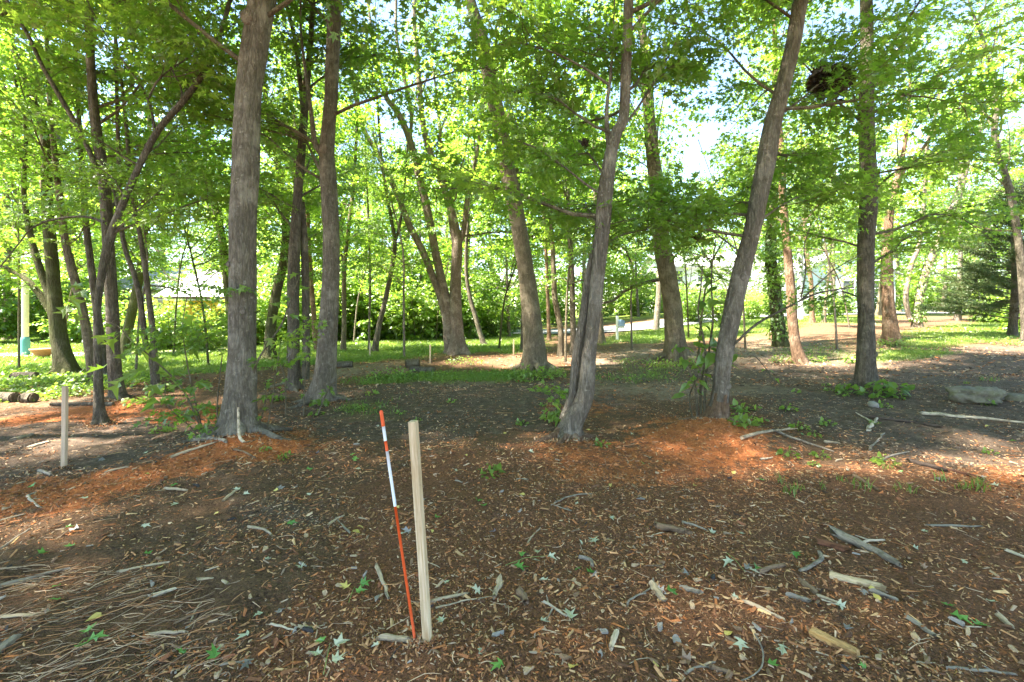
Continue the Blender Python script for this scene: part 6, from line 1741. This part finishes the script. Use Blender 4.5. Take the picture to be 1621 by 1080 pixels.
stick(270, 734, 345, 722, 5, 'pale', .05, 'pale branch lying along the orange sawdust strip', lift=.01); stick(370, 728, 405, 735, 4, 'brown', .05); stick(260, 781, 296, 784, 5, 'pale', .03); stick(0, 942, 110, 905, 6, 'grey', .02); stick(0, 985, 60, 985, 9, 'pale', .02, 'pale bark slab at the mulch edge among the straw', 'bark_slab', 'bark', .8, .4)
stick(520, 838, 545, 818, 5, 'pale', .1); stick(555, 845, 530, 822, 4, 'grey', 0); stick(470, 1000, 497, 1008, 6, 'pale', .02); stick(428, 1000, 470, 1008, 4, 'bone', .02)
stick(20, 700, 55, 690, 7, 'grey', .05); stick(45, 708, 78, 700, 8, 'bone', .06, None, flat=.5); stick(430, 612, 475, 604, 4, 'grey', .1); stick(1305, 700, 1330, 703, 5, 'pale'); stick(1395, 725, 1440, 715, 4, 'grey', .05)
# the peeled stick leaning on the thick trunk's foot
p0, p1, p2 = P(387, 721, 4.72), P(379, 690, 4.76), P(377, 645, 4.84); p0[2] = float(gh(p0[0], p0[1]))
b = MB(); sm = smooth_path(np.array([p0, p1, p2]) - p0, 10); b.tube(sm, np.linspace(.017, .011, 10), 8)
tag(b.obj('stick', TW['bone'], None, True, tuple(p0)), 'bright peeled stick leaning upright against the thick grey-barked maple', 'stick')
for k in range(30):
    u, v = r.uniform(0, 1621), r.uniform(700, 1070)
    L = r.uniform(14, 40) * (v - 400) / 600; a = r.uniform(-.6, .6)
    stick(u, v, u + L * math.cos(a), v + L * math.sin(a) * .6, r.uniform(1.6, 3.6), ['pale', 'grey', 'brown', 'pale', 'bone'][k % 5], r.normal(0, .06))

# larger single wood chips
def chunk_data(seed, mat):
    q = np.random.default_rng(seed)
    n = 7; a = np.sort(q.uniform(0, 2 * PI, n)); rr = q.uniform(.7, 1.1, n)
    ring = np.stack([.5 * rr * np.cos(a), .24 * rr * np.sin(a)], 1)
    V = np.concatenate([np.column_stack([ring, np.zeros(n)]), np.column_stack([ring * .9 + q.normal(0, .01, (n, 2)), q.uniform(.06, .16, n)])])
    f4 = [[i, (i + 1) % n, n + (i + 1) % n, n + i] for i in range(n)]
    return mk('wood_chip', V, [f4, [[n + i for i in range(n)]], [[n - 1 - i for i in range(n)]]], mat)
CH = {'pale tan': wood_mat('chip_tan', (.42, .29, .17), (.55, .40, .26), (.30, .18, .10)), 'brown': wood_mat('chip_brown', (.20, .12, .07), (.30, .19, .11), (.12, .07, .04)),
      'reddish': wood_mat('chip_red', (.26, .10, .05), (.38, .16, .08), (.16, .06, .03)), 'grey': wood_mat('chip_grey', (.26, .23, .20), (.38, .34, .30), (.17, .15, .13)), 'black charred': wood_mat('chip_dark', (.035, .03, .03), (.06, .055, .055), (.02, .02, .02))}
CD = {c: [chunk_data(900 + 7 * i + k, m_) for k in range(5)] for i, (c, m_) in enumerate(CH.items())}
cn = list(CH)
for k in range(240):
    u, v = r.uniform(-10, 1630), 690 + 385 * r.random() ** .7
    x, y = G(u, v)
    c = cn[r.choice(5, p=[.38, .27, .17, .13, .05])]
    o = link('wood_chip', CD[c][r.integers(5)], None, (x, y, float(gh(x, y)) + .003))
    s = r.uniform(.025, .075) * (1 if v > 780 else 1.3)
    o.scale = (s, s * r.uniform(.7, 1.2), s * r.uniform(.8, 1.6)); o.rotation_euler = (r.normal(0, .3), r.normal(0, .25), r.uniform(0, 6.28))
    tag(o, beside('%s wood chip' % c, u, v), 'wood chip', '%s wood chips on the mulch' % c)

# ------------------------------------------------------------------ fallen leaves
FL = {'silver': leaf_mat('leaf_silver_underside', (.40, .41, .28), (.53, .53, .38), (.2, .3, .15), (.3, .4, .2), .12, .05), 'green': leaf_mat('leaf_fresh_green', (.08, .22, .04), (.16, .34, .07), (.1, .3, .03), (.2, .4, .05), .2, .06),
      'yellow': leaf_mat('leaf_yellow', (.52, .40, .10), (.65, .52, .16), (.4, .3, .05), (.5, .4, .08), .15, .05), 'grey': leaf_mat('leaf_dry_grey', (.16, .14, .13), (.30, .27, .25), (.05, .04, .03), (.1, .08, .06), .1, .05),
      'brown': leaf_mat('leaf_dry_brown', (.20, .12, .07), (.34, .22, .14), (.1, .05, .02), (.15, .08, .04), .12, .05)}
FLAB = {'silver': 'silvery fallen maple leaf', 'green': 'fresh green fallen leaf', 'yellow': 'small yellow leaf', 'grey': 'dry grey leaf', 'brown': 'dry brown leaf'}
def fallen(u, v, kind, size, label=None):
    x, y = G(u, v)
    o = place_leaf(None, (x, y, float(gh(x, y)) + .012), (r.normal(), r.normal(), r.normal(0, .15)), (r.normal(0, .3), r.normal(0, .3), 1), size, 'heart' if kind in ('yellow',) else 0, FL[kind], r.integers(12), 'fallen_leaf')
    tag(o, label or beside(FLAB[kind], u, v), 'leaf', None if label else 'fallen %s leaves on the mulch' % kind)
for u, v in ((420, 893), (918, 860), (140, 797), (280, 805), (490, 790), (1172, 1015), (1125, 848), (940, 853), (225, 838), (600, 675), (700, 990), (760, 945), (905, 983), (1000, 690), (1340, 745), (1460, 835), (1445, 865), (1580, 775), (1160, 955), (1325, 960), (380, 785), (1510, 640), (1240, 1030), (1560, 960), (1175, 845), (395, 1015), (967, 820), (565, 745), (720, 745), (838, 722)):
    fallen(u, v, 'silver', r.uniform(.045, .075))
for u, v in ((340, 1053), (62, 887), (118, 873), (228, 882), (455, 835), (120, 1037), (770, 806), (1215, 1055), (1258, 875), (930, 906), (1490, 968), (1507, 985), (1055, 938), (96, 957), (235, 755), (50, 770), (555, 728), (485, 748), (757, 800), (690, 828), (1020, 735), (1270, 690), (1545, 1000), (1210, 760), (280, 775), (560, 735), (1600, 700), (1430, 750)):
    fallen(u, v, 'green', r.uniform(.05, .085))
for u, v in ((567, 836), (830, 791), (905, 1069), (737, 728), (966, 769), (632, 811), (258, 907), (560, 843), (440, 785), (1392, 960), (345, 820), (1160, 745), (655, 700), (800, 690), (1100, 770), (1040, 1060)):
    fallen(u, v, 'yellow', r.uniform(.035, .055))
for u, v in ((1020, 797), (650, 850), (785, 840), (125, 850), (440, 780), (500, 722), (1540, 745), (1600, 790), (440, 985), (165, 725), (1180, 910), (1090, 912)):
    fallen(u, v, 'grey', r.uniform(.055, .085))
for k in range(60):
    fallen(r.uniform(0, 1621), 640 + 430 * r.random() ** 1.1, ['silver', 'brown', 'brown', 'grey', 'silver', 'yellow', 'green'][k % 7], r.uniform(.03, .065))
def sprig(u0, v0, u1, v1, kinds, label):
    (x0, y0), (x1, y1) = G(u0, v0), G(u1, v1)
    base = np.array([x0, y0, float(gh(x0, y0)) + .008]); e = np.array([x1, y1, float(gh(x1, y1)) + .015]) - base
    root = thing('leaf_sprig', label, 'sprig', base)
    b = MB(); b.tube([np.zeros(3), e * .5 + np.array([.0, .01, .012]), e], [.002, .0018, .0012], 5); b.obj('stem', plain('green_stem', (.22, .27, .08), .7, .1), root)
    for k, kd in enumerate(kinds):
        t = (k + .8) / len(kinds); sgn = 1 if k % 2 else -1
        dv = unit(e) * .6 + np.array([-e[1], e[0], 0]) / np.linalg.norm(e) * sgn + np.array([0, 0, r.normal(.05, .1)])
        place_leaf(root, e * t + unit(dv) * .03 + np.array([0, 0, .014]), dv, (r.normal(0, .3), r.normal(0, .3), 1), r.uniform(.05, .075), 0, FL[kd], r.integers(12))
sprig(800, 897, 865, 885, ['green', 'green', 'silver', 'silver', 'silver'], 'fallen sprig of green and silver maple leaves right of the near stake')
sprig(512, 1078, 522, 1035, ['silver', 'silver', 'silver', 'green'], 'fallen sprig of silvery maple leaves at the lower edge of the mulch')
sprig(1150, 882, 1180, 915, ['silver', 'silver'], 'fallen sprig of two long silvery leaves among bark flakes')
sprig(118, 1035, 142, 1020, ['green', 'green'], 'fallen sprig of green leaves lying on the straw')
sprig(552, 968, 562, 940, ['green', 'yellow', 'green'], 'bright yellow-green sprig left of the marker rod')
